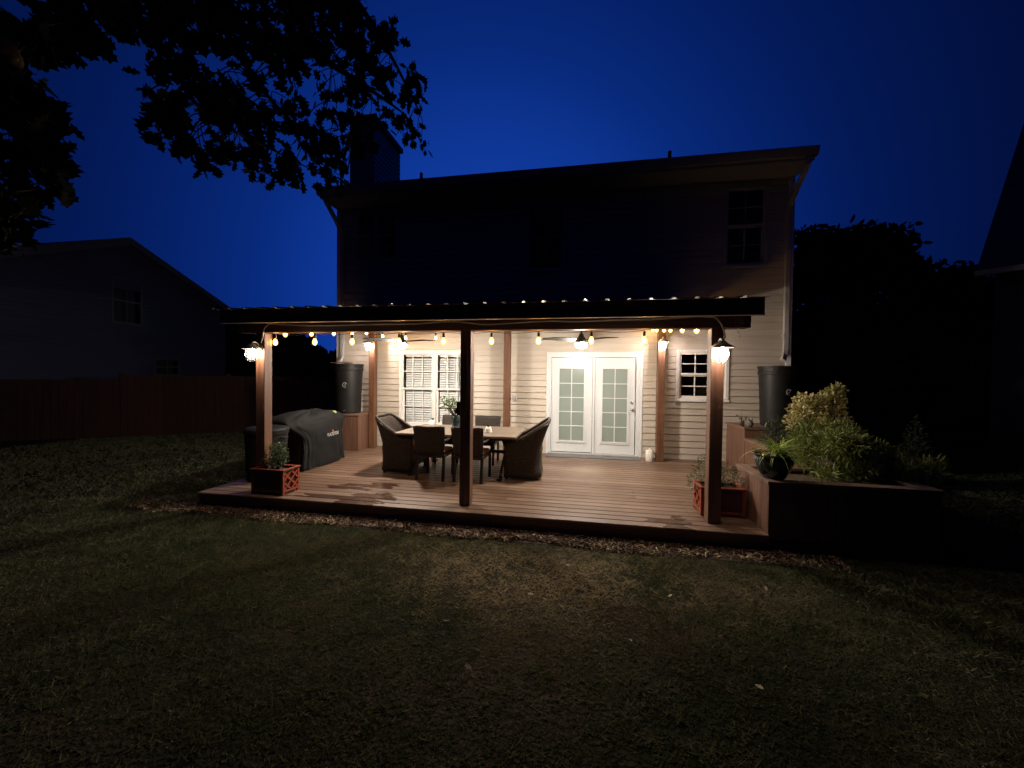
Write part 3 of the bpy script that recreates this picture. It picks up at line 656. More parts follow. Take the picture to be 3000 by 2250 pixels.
# ------------------------------------------------------------------ barrels, boxes, planters
def planter_box(name, label, x0, x1, y0, y1, h, soil=True, cap=.035, cat='planter', over=.015):
    t = thing(name, label, cat, ((x0+x1)/2, (y0+y1)/2, 0.001))
    s = MB(); n = max(2, int((x1-x0)/.14)); m_ = max(2, int((y1-y0)/.14)); base = GZ if name == 'raised_bed' else .001
    for i in range(n):
        a, c = x0+(x1-x0)*i/n+.001, x0+(x1-x0)*(i+1)/n-.001
        s.box(a,c,y0,y0+.02,base,h); s.box(a,c,y1-.02,y1,base,h)
    for i in range(m_):
        a, c = y0+.02+(y1-y0-.04)*i/m_+.001, y0+.02+(y1-y0-.04)*(i+1)/m_-.001
        s.box(x0,x0+.02,a,c,base,h); s.box(x1-.02,x1,a,c,base,h)
    s.build('side_boards', PLANTER, t, bevel=.002, world=True)
    if soil:
        k = MB(); w = .11
        k.box(x0-over,x1+over,y0-over,y0+w,h,h+cap); k.box(x0-over,x1+over,y1-w,y1+over,h,h+cap); k.box(x0-over,x0+w,y0+w,y1-w,h,h+cap); k.box(x1-w,x1+over,y0+w,y1-w,h,h+cap)
        k.build('cap', CAP, t, bevel=.003, world=True)
        MB().box(x0+.021,x1-.021,y0+.021,y1-.021,h-.15,h-.03).build('soil', SOIL, t, world=True)
    else:
        MB().box(x0-over,x1+over,y0-over,y1+over,h,h+cap).build('cap', CAP, t, bevel=.003, world=True)
    return t
planter_box('barrel_stand', 'brown boxed stand under the left rain barrel', -5.42,-4.66,-.74,-.05,.745, False, cat='stand')
planter_box('barrel_stand', 'brown boxed stand under the right rain barrel', 2.83,4.0,-.90,-.05,.745, False, cat='stand')
planter_box('raised_bed', 'low brown raised bed between the right barrel stand and the front bed', 2.83,4.0,-2.93,-.92,.56)
planter_box('raised_bed', 'front brown raised bed carrying the big glazed pot', 1.96,3.50,-3.79,-2.955,.52)
def barrel(x, y, z, label, face):
    t = thing('rain_barrel', label, 'rain barrel', (x,y,z), group='rain barrels at the house corners')
    s = MB(); s.lathe([(.0,0),(.245,.0),(.262,.02),(.272,.30),(.285,.62),(.297,.86),(.30,.93),(.312,.935),(.316,.985),(.305,.99),(.308,1.04),(.322,1.045),(.324,1.075),(.30,1.083),(.0,1.09)], n=48, caps=False)
    smooth_angle(s.build('barrel_body', PLASTIC, t), 35)
    d = MB(); d.tube([(0,.0,1.088),(0,.0,1.096)], .09, 20); d.build('inlet_screen', IRON, t)
    e = MB(); ca, sa = math.cos(face), math.sin(face); rr = .287
    def q(u, w, dr=.0): a = face+u/rr; return (math.cos(a)*(rr+.004+dr), math.sin(a)*(rr+.004+dr), .62+w)
    pts = [q(.045*math.cos(k*2*PI/26+.6), .05*math.sin(k*2*PI/26+.6)) for k in range(20)]
    e.tube(pts, [.0055]*20, 6); e.tube([q(-.02,.0),q(0,-.02),q(.02,.03),q(.005,.045)], .005, 6)
    e.build('emblem', mat('emblem_grey', (.34,.34,.33), .5), t, True)
    sp_ = MB(); sp_.tube([(ca*.26,sa*.26,.07),(ca*.35,sa*.35,.07),(ca*.37,sa*.37,.05)], .016, 8); sp_.build('spigot', IRON, t, True)
    return t
barrel(-5.10,-.42,.785, 'black rain barrel on the stand at the left house corner', R(-72))
barrel(3.535,-.45,.785, 'black rain barrel on the stand at the right house corner', R(-78))
mb = MB(); mb.box(-5.50,-5.02,-.50,-.36,1.886,1.90); tag(mb.build('board', CAP, bevel=.003), 'thin pale board lying across the top of the left rain barrel', 'board')
# red planters with fretwork
def fret_planter():
    t = thing('red_planter', 'x', 'planter', group='red fretwork planter boxes'); X, Y, H = .245, .155, .325; p = .035
    s = MB()
    for sx in (-1,1):
        for sy in (-1,1): MB().box(sx*X-(p if sx>0 else 0),sx*X+(p if sx<0 else 0),sy*Y-(p if sy>0 else 0),sy*Y+(p if sy<0 else 0),0,H).build('corner_post', REDWOOD, t, bevel=.003)
    r = MB()
    for z0, z1 in ((.03,.06),):
        for sy in (-1,1): r.box(-X+p,X-p,sy*(Y-.010)-.010,sy*(Y-.010)+.010,z0,z1)
        for sx in (-1,1): r.box(sx*(X-.010)-.010,sx*(X-.010)+.010,-Y+p,Y-p,z0,z1)
    r.build('bottom_rail', REDWOOD, t, bevel=.002); r = MB()
    r.box(-X-.012,X+.012,-Y-.012,-Y+.03,H+.001,H+.016); r.box(-X-.012,X+.012,Y-.03,Y+.012,H+.001,H+.016); r.box(-X-.012,-X+.03,-Y+.03,Y-.03,H+.001,H+.016); r.box(X-.03,X+.012,-Y+.03,Y-.03,H+.001,H+.016)
    r.build('rim', REDWOOD, t, bevel=.002)
    def lat(mapf, hw):
        f = MB()
        z0, z1 = .06, H-.03; zc = (z0+z1)/2; hz = (z1-z0)/2
        P = lambda a, b_: mapf(a*hw, zc+b_*hz)
        n = mapf(0,0,True)
        for k, (a, b_) in enumerate((((-1,-1),(1,1)),((-1,1),(1,-1)),((-1,0.15),(-.1,1)),((.1,1),(1,.15)),((-1,-.15),(-.1,-1)),((.1,-1),(1,-.15)))): f.bar(P(*a), P(*b_), .026, .014+.0013*k, n)
        f.build('fretwork', REDWOOD, t)
    for sx in (-1,1): lat(lambda a, z, n=False, sx=sx: (sx,0,0) if n else (sx*(X-.010),a,z), Y-p)
    for sy in (-1,1): MB().box(-X+p,X-p,sy*(Y-.008)-.006,sy*(Y-.008)+.006,.061,H).build('side_panel', PANELM, t)
    i = MB(); i.box(-X+.026,X-.026,-Y+.026,Y-.026,.035,H-.04); i.build('liner', mat('planter_liner', (.045,.013,.008), .8), t)
    MB().box(-X+.027,X-.027,-Y+.027,Y-.027,H-.039,H-.02).build('soil', SOIL, t)
    return t
fp = fret_planter(); fp.location = (-4.135,-3.585,.001); fp['label'] = 'red fretwork planter with bushy green plant at the left front of the deck'
fp2 = copy_tree(fp); fp2.location = (1.665,-3.205,.001); fp2['label'] = 'red fretwork planter behind the right front post'

# ------------------------------------------------------------------ plants
def cloud(centres, n, fall=.33):
    c = np.array([k[:3] for k in centres]); r = np.array([k[3] if len(k) == 4 else k[3:6] for k in centres], dtype=object)
    w = np.array([np.prod(np.broadcast_to(x, 3)) for x in r], float)**.67; i = rng.choice(len(c), n, p=w/w.sum())
    d = unit(rng.normal(size=(n,3))); rad = rng.random(n)**fall
    rr = np.array([np.broadcast_to(np.asarray(x, float), 3) for x in r])[i]
    return c[i]+d*rr*rad[:,None], d
def shrub(name, label, loc, centres, n, L_, W_, m, outline=OVAL, droop=.0, stems=None, cat='shrub', group=None, up=.3):
    t = thing(name, label, cat, loc, group=group)
    P, d = cloud(centres, n); ax = unit(d+rng.normal(0,.6,(n,3))+np.array([0,0,up-droop]))
    nr = unit(rng.normal(size=(n,3))+np.array([0,-.3,.8]))
    V = leaf_polys(P, ax, nr, L_*rng.uniform(.6,1.3,n), W_*rng.uniform(.7,1.2,n), outline)
    cl = vnoise(P[:,0]*9+7, P[:,2]*9+P[:,1]*5, 5)
    np_mesh('foliage', V, m, t, np.clip(cl*.6+rng.random(n)*.5-.1, 0, 1))
    s = MB(); z0 = 0
    for k in (stems or centres)[:14]: s.tube([(k[0]*.15,k[1]*.15,0),(k[0]*.6,k[1]*.6,k[2]*.55),(k[0],k[1],k[2])], [.012,.008,.004], 6)
    s.build('stems', BARK, t, True)
    return t
def rc(n, rx, ry, z0, z1, r0, r1): return [(random.uniform(-rx,rx), random.uniform(-ry,ry), random.uniform(z0,z1), random.uniform(r0,r1)) for _ in range(n)]
shrub('green_plant', 'bushy dark green plant growing in the left red planter', (-4.12,-3.57,.30), [(0,0,.12,.10),(.05,.0,.22,.10),(-.03,.02,.28,.09),(.08,-.02,.16,.09),(-.09,0,.08,.07),(.02,.03,.32,.06)], 900, .035, .026, mat('bush_leaf', (.035,.065,.03), .5, (.09,.13,.06), tint=True, trans=.2), cat='plant')
shrub('dry_sprigs', 'sparse brownish sprigs at the left end of the left red planter', (-4.27,-3.58,.30), [(0,0,.10,.07),(-.02,.0,.16,.05)], 90, .04, .014, SPRIGM, cat='plant')
shrub('feathery_plant', 'feathery grey green plant growing in the right red planter', (1.66,-3.16,.30), [(-.16,0,.16,.13),(-.14,.05,.28,.08),(.10,0,.16,.13),(.2,-.02,.08,.10),(-.02,0,.10,.12),(-.25,0,.06,.09)], 900, .06, .014, SPRIGM, droop=.25, cat='plant')
# golden euonymus
shrub('golden_shrub', 'golden variegated shrub behind the fern bed, lit from the left', (3.23,-2.2,.56), [(-.18,0,.62,.17),(.0,.05,.66,.19),(.2,0,.72,.17),(.27,.03,.92,.10),(.22,0,.85,.12),(-.25,-.05,.48,.14),(.05,-.1,.45,.2),(.25,-.05,.5,.15),(-.1,0,.78,.10),(-.2,0,.80,.07),(.08,0,.80,.09),(0,0,.28,.2)], 3600, .045, .036, GOLDM)
fc = []
for k in range(34):
    a = random.random()**1.2; top = .62-.42*a
    fc.append((-.45+1.05*a, random.uniform(-.42,.25), .02+random.random()*top, random.uniform(.08,.15)))
for k in range(9): fc.append((random.uniform(.35,.85), random.uniform(-.3,.25), random.uniform(.04,.28), random.uniform(.09,.14)))
shrub('fern_shrub', 'wide feathery green shrub spilling over the raised bed', (3.10,-3.12,.52), fc, 9500, .075, .013, SHRUBM, BLADE, droop=.1)
shrub('dark_shrub', 'dark low conifer between the right barrel stand and golden shrub', (2.93,-1.75,.56), [(0,0,.2,.2),(.08,.1,.34,.16),(-.05,-.2,.14,.17),(.15,-.1,.3,.15)], 1500, .06, .012, DARKLEAF, BLADE)
cone = [(0,0,.1+.13*k,.34-.036*k) for k in range(9)]
shrub('conical_shrub', 'dim conical evergreen standing in the dark beyond the fern bed', (5.6,-.6,GZ), cone, 2600, .07, .03, FARLEAF, OVAL)
# big pot with a spider plant
t = thing('glazed_pot', 'large dark teal glazed pot standing on the front raised bed', 'pot', (2.085,-3.60,.556))
s = MB(); s.lathe([(.0,0),(.105,.0),(.115,.012),(.165,.11),(.19,.19),(.182,.225),(.205,.245),(.212,.258),(.203,.266),(.175,.255),(.168,.22),(0,.22)], n=44, caps=False); smooth_angle(s.build('pot_body', GLAZE, t), 50)
MB().tube([(0,0,.222),(0,0,.232)], .166, 24).build('soil', SOIL, t)
def arching(name, label, loc, n, Lr, w, m, spread, cat='plant', tilt=(0,0)):
    t = thing(name, label, cat, loc); V = []; tn = []
    for k in range(n):
        a = random.uniform(0, 2*PI); L_ = random.uniform(*Lr); el = random.uniform(.5,1.35); p = np.array([random.gauss(0,.03),random.gauss(0,.03),0.]); seg = 7; tv = random.random()
        for i in range(seg):
            f = i/seg; e2 = el-2.1*spread*f; d = np.array([math.cos(a)*math.cos(e2)+tilt[0]*.3, math.sin(a)*math.cos(e2)+tilt[1]*.3, math.sin(e2)])*L_/seg
            sd = np.array([-math.sin(a), math.cos(a), 0]); w0 = w*(1-f)**.6*(.55+.45*min(1,f*4)); w1 = w*(1-(i+1)/seg)**.6
            V.append([p-sd*w0,p+sd*w0,p+d+sd*w1,p+d-sd*w1]); tn.append(tv); p = p+d
    np_mesh('leaves', np.array(V), m, t, np.array(tn)); return t
arching('spider_plant', 'bright green arching spider plant growing in the large glazed pot', (2.12,-3.60,.785), 130, (.26,.50), .0075, SPIDERM, .9, tilt=(.3,.1))
mb = MB()
for k in range(16):
    a = random.uniform(0,2*PI); x = 2.0+random.gauss(0,.03); y = -3.62+random.gauss(0,.04)
    mb.tube(spline([(x,y,.79),(x+.03*math.cos(a),y+.03*math.sin(a),.84),(x+.06*math.cos(a),y+.06*math.sin(a),.85),(x+.07*math.cos(a),y+.07*math.sin(a),.82)],3), .004, 5)
tag(mb.build('dead_plant', mat('dry_stem', (.16,.09,.06), .8), smooth=True), 'curled brown stems at the left rim of the large glazed pot', 'plant')
# frog pot on the stand corner
t = thing('figurine_pot', 'small grey figurine pot on the corner of the right barrel stand', 'figurine', (2.93,-.82,.782))
s = MB(); s.lathe([(.0,0),(.04,0),(.062,.03),(.068,.07),(.05,.115),(.038,.13),(.03,.13),(0,.12)], n=20, caps=False); s.build('pot_body', mat('weathered_stone', (.13,.12,.10), .7, (.2,.19,.16), (20,20,20), .5), t, True)
s = MB()
for sx in (-1,1): s.lathe([(.0,-.022),(.016,-.016),(.022,0),(.016,.016),(0,.022)], (sx*.03,-.03,.14), 10, False)
s.build('eyes', mat('weathered_stone_pale', (.22,.21,.18), .6), t, True)
shrub('sprig', 'small leafy sprig beside the grey figurine pot', (2.84,-.80,.782), [(0,0,.13,.05),(-.04,0,.20,.05),(.01,0,.06,.04)], 40, .05, .03, SPRIGM, cat='plant')
mb = MB(); mb.tube([(3.0+.11*math.cos(PI*k/14),-1.5,.86+.12*math.sin(PI*k/14)) for k in range(15)], .006, 6)
tag(mb.build('wire_hoop', mat('pale_wire', (.5,.48,.42), .4), smooth=True), 'thin pale wire hoop arching over the dark conifer in the raised bed', 'hoop')
# crystal wind chime at the right beam end
t = thing('wind_chime', 'small crystal wind chime hanging at the right end of the front beam', 'wind chime', (1.69,-3.64,2.30)); cm = mat('chime_crystal', (.55,.52,.48), .15, metal=.3)
s = MB()
for k, (dx, l) in enumerate(((-.03,.08),(-.01,.15),(.012,.11),(.03,.06),(0,.2))):
    s.tube([(dx,-.01*k,0),(dx,-.01*k,-l)], .0015, 5); s.lathe([(0,-.014),(.007,-.004),(.006,.006),(0,.014)], (dx,-.01*k,-l-.01), 6, False)
s.build('drops', cm, t)

# ------------------------------------------------------------------ griddle under its cover
t = thing('covered_griddle', 'griddle under a draped black fabric cover with white lettering', 'griddle', (-4.86,-1.95,.001))
def cover_mesh():
    rows = []; n = 96
    # (z, half x, y minus, y plus)
    lev = [(.015,.355,.62,.545),(.12,.345,.60,.54),(.28,.335,.55,.53),(.45,.325,.53,.53),(.58,.315,.58,.545),(.68,.31,.72,.60),(.755,.31,.83,.66),(.80,.305,.855,.675),(.83,.295,.845,.67),(.87,.278,.80,.64),(.915,.25,.70,.56),(.95,.19,.50,.42),(.968,.09,.24,.20)]
    for li, (z, hx, ym, yp) in enumerate(lev):
        row = []
        for k in range(n):
            a = 2*PI*k/n; c, s_ = math.cos(a), math.sin(a); ex = .30 if z < .82 else .42
            px = math.copysign(abs(c)**ex, c)*hx; py = math.copysign(abs(s_)**ex, s_)*(ym if s_ < 0 else yp)
            low = max(0, 1-z/.80)
            fold = low*(.020*math.sin(7*a+1.2)+.014*math.sin(13*a+.4+3*z)+.010*math.sin(23*a+2*z))+.006*math.sin(9*a+14*z)
            sg = 1+fold/.33; zz = z+(.018*math.sin(3*a+.5)+.012*math.sin(7*a) if z > .5 else .012*math.sin(5*a)*(z > .01)+(.02*max(0,math.sin(4*a)) if z < .05 else 0))
            if z > .7: zz += -.03*max(0,math.cos(a))*(1-abs(s_))
            row.append((px*sg, py*sg, zz))
        rows.append(row)
    m = MB(); m.grid(rows, True); m.add([(0,0,.975)]+rows[-1], [(0, 1+(k+1)%n, 1+k)[::-1] for k in range(n)])
    o = m.build('fabric_cover', COVER, t, True)
    sb = o.modifiers.new('sub', 'SUBSURF'); sb.levels = 1; sb.render_levels = 2
    tx = bpy.data.textures.new('cloth_wrinkle', 'CLOUDS'); tx.noise_scale = .28
    ds = o.modifiers.new('wrinkle', 'DISPLACE'); ds.texture = tx; ds.strength = .04; ds.mid_level = .5
    return o
gc = cover_mesh()
for sx in (-.2,.22):
    for sy in (-.45,.45):
        MB().tube([(sx-.012,sy,.03),(sx+.012,sy,.03)], .03, 14).build('caster', IRON, t, True)
fc_ = bpy.data.curves.new('cover_text', 'FONT'); fc_.body = 'BLACKSTONE'; fc_.size = .082; fc_.shear = .25; fc_.extrude = .0012; fc_.align_x = 'CENTER'; fc_.offset = .0022
tmp = bpy.data.objects.new('tmp_text', fc_); COL.objects.link(tmp); bpy.context.view_layer.update()
me = bpy.data.meshes.new_from_object(tmp.evaluated_get(bpy.context.evaluated_depsgraph_get())); bpy.data.objects.remove(tmp)
WTXT = mat('white_print', (.8,.78,.74), .5)
lo = link('lettering', me, WTXT, t); lo.rotation_euler = (R(86),0,R(90)); lo.location = (.352,.18,.50); lo.scale = (.72,1,1)
fl = MB(); fl.add([(-.014,0,0),(.012,0,0),(.02,.022,0),(.009,.018,0),(.006,.052,0),(-.008,.026,0),(-.015,.034,0)], [(0,1,2,3,4,5,6)])
fo = fl.build('flame_mark', mat('orange_print', (.8,.28,.12), .5), t); fo.rotation_euler = (R(86),0,R(90)); fo.location = (.353,.17,.565)
for o_ in (lo, fo):
    sw = o_.modifiers.new('wrap', 'SHRINKWRAP'); sw.target = gc; sw.wrap_method = 'PROJECT'; sw.use_project_z = True; sw.use_negative_direction = True; sw.use_positive_direction = True; sw.offset = .003
mb = MB()
for k in range(5):
    mb.tube(spline([(-4.70+random.uniform(-.04,.04),-1.66+random.uniform(-.08,.0),.855+.01*k),(-4.66+random.uniform(-.05,.05),-1.58,.885+.01*k),(-4.68+random.uniform(-.05,.05),-1.50,.86+.008*k)],5), .013, 7)
tag(mb.build('rope_coil', mat('lime_rope', (.42,.48,.14), .7), smooth=True), 'small bunched lime and white cloth on top of the covered griddle', 'cloth')
# black bin
t = thing('trash_bin', 'tall black round bin standing behind the left front post', 'bin', (-4.80,-3.02,.001))
s = MB(); s.lathe([(.0,0),(.255,.0),(.262,.02),(.285,.60),(.288,.70),(.305,.705),(.307,.745),(.292,.75),(0,.75)], n=40, caps=False); smooth_angle(s.build('bin_body', BINM, t), 40)
s = MB(); s.lathe([(.309,.751),(.309,.775),(.27,.80),(.12,.82),(0,.822)], n=40, caps=False); s.build('lid', BINM, t, True)
for sx in (-1,1): MB().tube([(sx*.29,-.06,.64),(sx*.33,-.05,.65),(sx*.33,.05,.65),(sx*.29,.06,.64)], .012, 8).build('handle', PLASTIC, t, True)

# ------------------------------------------------------------------ dining set
t = thing('dining_table', 'long plank topped patio table with dark trestle legs', 'table', (-1.975,-1.82,.001)); TX, TY, TZ = 1.0, .60, .692
s = MB()
for i in range(7):
    a = -TY+.05+(2*TY-.1)*i/7; s.box(-TX+.10,TX-.10,a+.0015,a+(2*TY-.1)/7-.0015,TZ-.03,TZ)
s.box(-TX,-TX+.098,-TY,TY,TZ-.032,TZ); s.box(TX-.098,TX,-TY,TY,TZ-.032,TZ); s.box(-TX+.10,TX-.10,-TY,-TY+.048,TZ-.032,TZ); s.box(-TX+.10,TX-.10,TY-.048,TY,TZ-.032,TZ)
s.build('tabletop', TABLE, t, bevel=.003)
MB().box(-TX+.06,TX-.06,-TY+.06,TY-.06,TZ-.075,TZ-.033).build('apron', IRON, t)
for sx in (-1,1):
    l = MB(); x = sx*.74
    l.bar((x,-.50,.03),(x,.30,TZ-.08),.06,.035,(1,0,0)); l.bar((x+.001,.50,.03),(x+.001,-.30,TZ-.08),.06,.033,(1,0,0)); l.box(x-.03,x+.03,-.60,-.44,0,.035); l.box(x-.03,x+.03,.44,.60,0,.035)
    l.build('trestle', IRON, t, bevel=.004)
MB().box(-.72,.72,-.02,.02,.32,.37).build('stretcher', IRON, t)
def side_chair():
    """sits facing +y, back at y = 0"""
    t = thing('side_chair', 'x', 'chair', group='wicker side chairs at the table')
    rows = []
    for i in range(9):
        f = i/8; z = .41+.45*f; row = []
        for k in range(9):
            u = k/8*2-1; w = .235+.022*f; cz = z-(.018*(1-u*u) if f == 1 else 0)-(.02*max(0,abs(u)-.8)/.2*f)
            row.append((u*w, -.055*f-.05*(f**2)*.3+.035*(1-u*u)*-.6, cz))
        rows.append(row)
    b = MB(); b.grid(rows); o = b.build('backrest', WICKER, t, True); m = o.modifiers.new('s', 'SOLIDIFY'); m.thickness = .028
    MB().box(-.235,.235,-.005,.47,.355,.405).build('seat', WICKER, t, bevel=.012)
    MB().box(-.215,.215,.015,.455,.406,.465).build('cushion', CUSHION, t, bevel=.024)
    for sx in (-1,1):
        l = MB(); l.bar((sx*.215,-.015,0),(sx*.222,.015,.40),.04,.04,(0,1,0)); l.build('leg', IRON, t, bevel=.004)
        l = MB(); l.bar((sx*.215,.445,0),(sx*.22,.44,.36),.04,.04,(0,1,0)); l.build('leg', IRON, t, bevel=.004)
        a = MB(); a.tube(spline([(sx*.235,-.03,.62),(sx*.255,.12,.635),(sx*.255,.34,.625),(sx*.250,.42,.59),(sx*.235,.44,.40)],4), .016, 8); a.build('armrest', WICKER, t, True)
    return t
sc = side_chair()
for k, (x, y, rz, lab) in enumerate(((-2.285,-2.60,0,'wicker side chair on the near side of the table, between armchair and middle post'),
        (-1.675,-2.60,R(-3),'wicker side chair on the near side of the table, half hidden by the middle post'),
        (-2.45,-.98,R(180),'wicker side chair on the far side of the table in front of the twin window'),
        (-1.78,-.96,R(181),'wicker side chair on the far side of the table beside the middle rear post'))):
    o = sc if k == 0 else copy_tree(sc); o.location = (x,y,.001); o.rotation_euler = (0,0,rz); o['label'] = lab
def armchair():
    """wicker tub chair facing +x, back at x = 0"""
    t = thing('armchair', 'x', 'chair', group='wicker tub armchairs at the table ends')
    W, D, rc_ = .335, .56, .12; path = []
    for k in range(9): path.append((D-(D-rc_)*k/8, -W, 0))
    for k in range(1,7): a = k/7*PI/2; path.append((rc_-rc_*math.sin(a), -W+rc_-rc_*math.cos(a), a/(PI/2)))
    for k in range(9): path.append((0, -W+rc_+(2*W-2*rc_)*k/8, 1))
    for k in range(1,7): a = k/7*PI/2; path.append((rc_-rc_*math.cos(a), W-rc_+rc_*math.sin(a), 1-a/(PI/2)))
    for k in range(9): path.append((rc_+(D-rc_)*k/8, W, 0))
    rows = []
    for i in range(13):
        f = i/12; row = []
        for (x, y, bk) in path:
            u = min(1, max(0, 1-x/D)); top = .595+.335*(u**2.1)+.0; z = .045+(top-.045)*f
            lean = (.03*math.sin(min(1,z/.45)*PI*.9) if z < .45 else .03-.155*((z-.45)/.48)**1.3)
            flare = .02*max(0,(z-.35))/.5
            row.append((x+lean*(.25+.75*u)*u, y*(1+flare), z))
        rows.append(row)
    b = MB(); b.grid(rows); o = b.build('wicker_shell', WICKER, t, True); m = o.modifiers.new('s', 'SOLIDIFY'); m.thickness = .035; m.offset = -1
    rim = MB(); rim.tube(rows[-1], .020, 8); rim.build('rim', WICKER, t, True)
    MB().box(.05,D-.01,-W+.04,W-.04,.10,.36).build('seat', WICKER, t, bevel=.012)
    MB().box(.06,D+.0,-W+.05,W-.05,.361,.45).build('cushion', CUSHION, t, bevel=.028)
    for x in (.03,D-.05):
        for sy in (-1,1): MB().box(x,x+.04,sy*(W-.045)-.02,sy*(W-.045)+.02,0,.06).build('leg', IRON, t)
    return t
ac = armchair()
for k, (x, y, rz, lab) in enumerate(((-3.27,-2.0,R(2),'wicker tub armchair at the left end of the table'),(-.63,-1.93,R(183),'wicker tub armchair at the right end of the table'))):
    o = ac if k == 0 else copy_tree(ac); o.location = (x,y,.001); o.rotation_euler = (0,0,rz); o['label'] = lab
def pot_small(x, y, lab):
    t = thing('succulent_pot', lab, 'pot plant', (x,y,TZ+.002), group='small white succulent pots on the table')
    s = MB(); s.lathe([(.0,0),(.062,.0),(.066,.01),(.055,.06),(.042,.10),(.036,.10),(.034,.09),(0,.09)], n=24, caps=False); s.build('pot_body', CERAMIC, t, True)
    n = 70; a = rng.uniform(0,2*PI,n); e = rng.uniform(.3,1.5,n); d = np.stack([np.cos(a)*np.cos(e),np.sin(a)*np.cos(e),np.sin(e)],1)
    V = leaf_polys(np.tile([[0,0,.09]],(n,1)), d, rng.normal(size=(n,3)), rng.uniform(.03,.055,n), .024, OVAL); np_mesh('succulent', V, SPRIGM, t, rng.random(n)*.6)
pot_small(-1.50,-2.02,'small white pot with succulent on the table right of the middle post'); pot_small(-2.75,-1.35,'small white pot with succulent on the far left of the table')
t = thing('vase', 'dark vase standing on the table behind the middle post', 'vase', (-2.13,-1.80,TZ+.002))
s = MB(); s.lathe([(.0,0),(.06,.0),(.075,.05),(.07,.14),(.045,.2),(.05,.23),(.04,.225),(0,.21)], n=24, caps=False); s.build('vase_body', GLAZE, t, True)
shrub('leafy_branch', 'green leafy branches in the dark vase on the table', (-2.13,-1.80,TZ+.21), [(-.04,0,.16,.06),(-.14,0,.22,.06),(-.22,0,.30,.055),(-.08,0,.28,.06),(.05,0,.22,.07),(-.2,.0,.18,.04)], 190, .055, .036, mat('vase_leaf', (.06,.12,.025), .45, (.15,.22,.06), tint=True, trans=.3), cat='plant')
# timer box and cord on the middle post
t = thing('plug_timer', 'black plug in timer with looped cord on the middle front post', 'timer', (-1.51,-3.53,1.10))
s = MB(); s.box(-.03,.022,-.045,.03,.03,.20); s.box(-.055,-.031,-.03,.02,.05,.12); s.box(-.042,-.031,-.02,.03,.15,.18); s.build('timer_body', PLASTIC, t, bevel=.004)
s = MB(); s.tube(spline([(-.045,-.02,.06),(-.10,-.02,.03),(-.095,-.02,-.02),(-.04,-.02,-.05),(.01,-.03,-.04)],5), .0045, 6); s.build('cord', BLKCORD, t, True)
tag(MB().tube(spline([(-1.385,-3.623,2.19),(-1.39,-3.622,1.9),(-1.378,-3.622,1.55),(-1.395,-3.622,1.28),(-1.43,-3.622,1.13),(-1.478,-3.622,1.11)],6), .005, 6).build('power_cord', BLKCORD, smooth=True), 'black power cord running down the middle front post', 'cord')
t = thing('ceramic_jar', 'white lidded ceramic jar on the deck beside the right rear post', 'jar', (1.345,-.36,.001))
s = MB(); s.lathe([(.0,0),(.072,.0),(.078,.01),(.078,.185),(.07,.195),(0,.195)], n=28, caps=False); smooth_angle(s.build('jar_body', CERAMIC, t), 40)
s = MB(); s.lathe([(.076,.196),(.074,.212),(.03,.222),(.012,.226),(.016,.24),(.010,.25),(0,.25)], n=28, caps=False); s.build('lid', CERAMIC, t, True)
MB().tube(spline([(.076,-.01,.15),(.11,-.015,.145),(.115,-.015,.09),(.078,-.01,.06)],4), .008, 8).build('handle', IRON, t, True)

# ------------------------------------------------------------------ the dark neighbourhood
def fence(name, label, p0, p1, h, z0=GZ):
    p0 = Vector((*p0,0)); p1 = Vector((*p1,0)); L_ = (p1-p0).length; t = thing(name, label, 'fence', (p0.x,p0.y,z0), math.atan2((p1-p0).y,(p1-p0).x), 'board fences round the yard')
    s = MB(); n = int(L_/.15)
    for i in range(n):
        dz = random.uniform(-.012,.012); s.box(i*.15+.004,i*.15+.146,-.011,.011,.03,h+dz)
    s.build('pickets', FENCEM, t)
    for z in (.35,h-.3): MB().box(0,L_,.012,.05,z,z+.09).build('rail', FENCEM, t)
    for i in range(int(L_/2.4)+1): MB().box(i*2.4-.045,i*2.4+.045,.051,.14,0,h+.06).build('post', FENCEM, t)
fence('board_fence', 'dark red board fence beyond the lawn at the left', (-12.4,.25),(-5.72,5.2), 1.72)
fence('board_fence', 'lower stretch of board fence at the far left edge', (-19,-4.2),(-12.36,.27), 1.58)
fence('board_fence', 'board fence in the dark at the right behind the shrubs', (4.2,8.0),(18,4.0), 1.75)
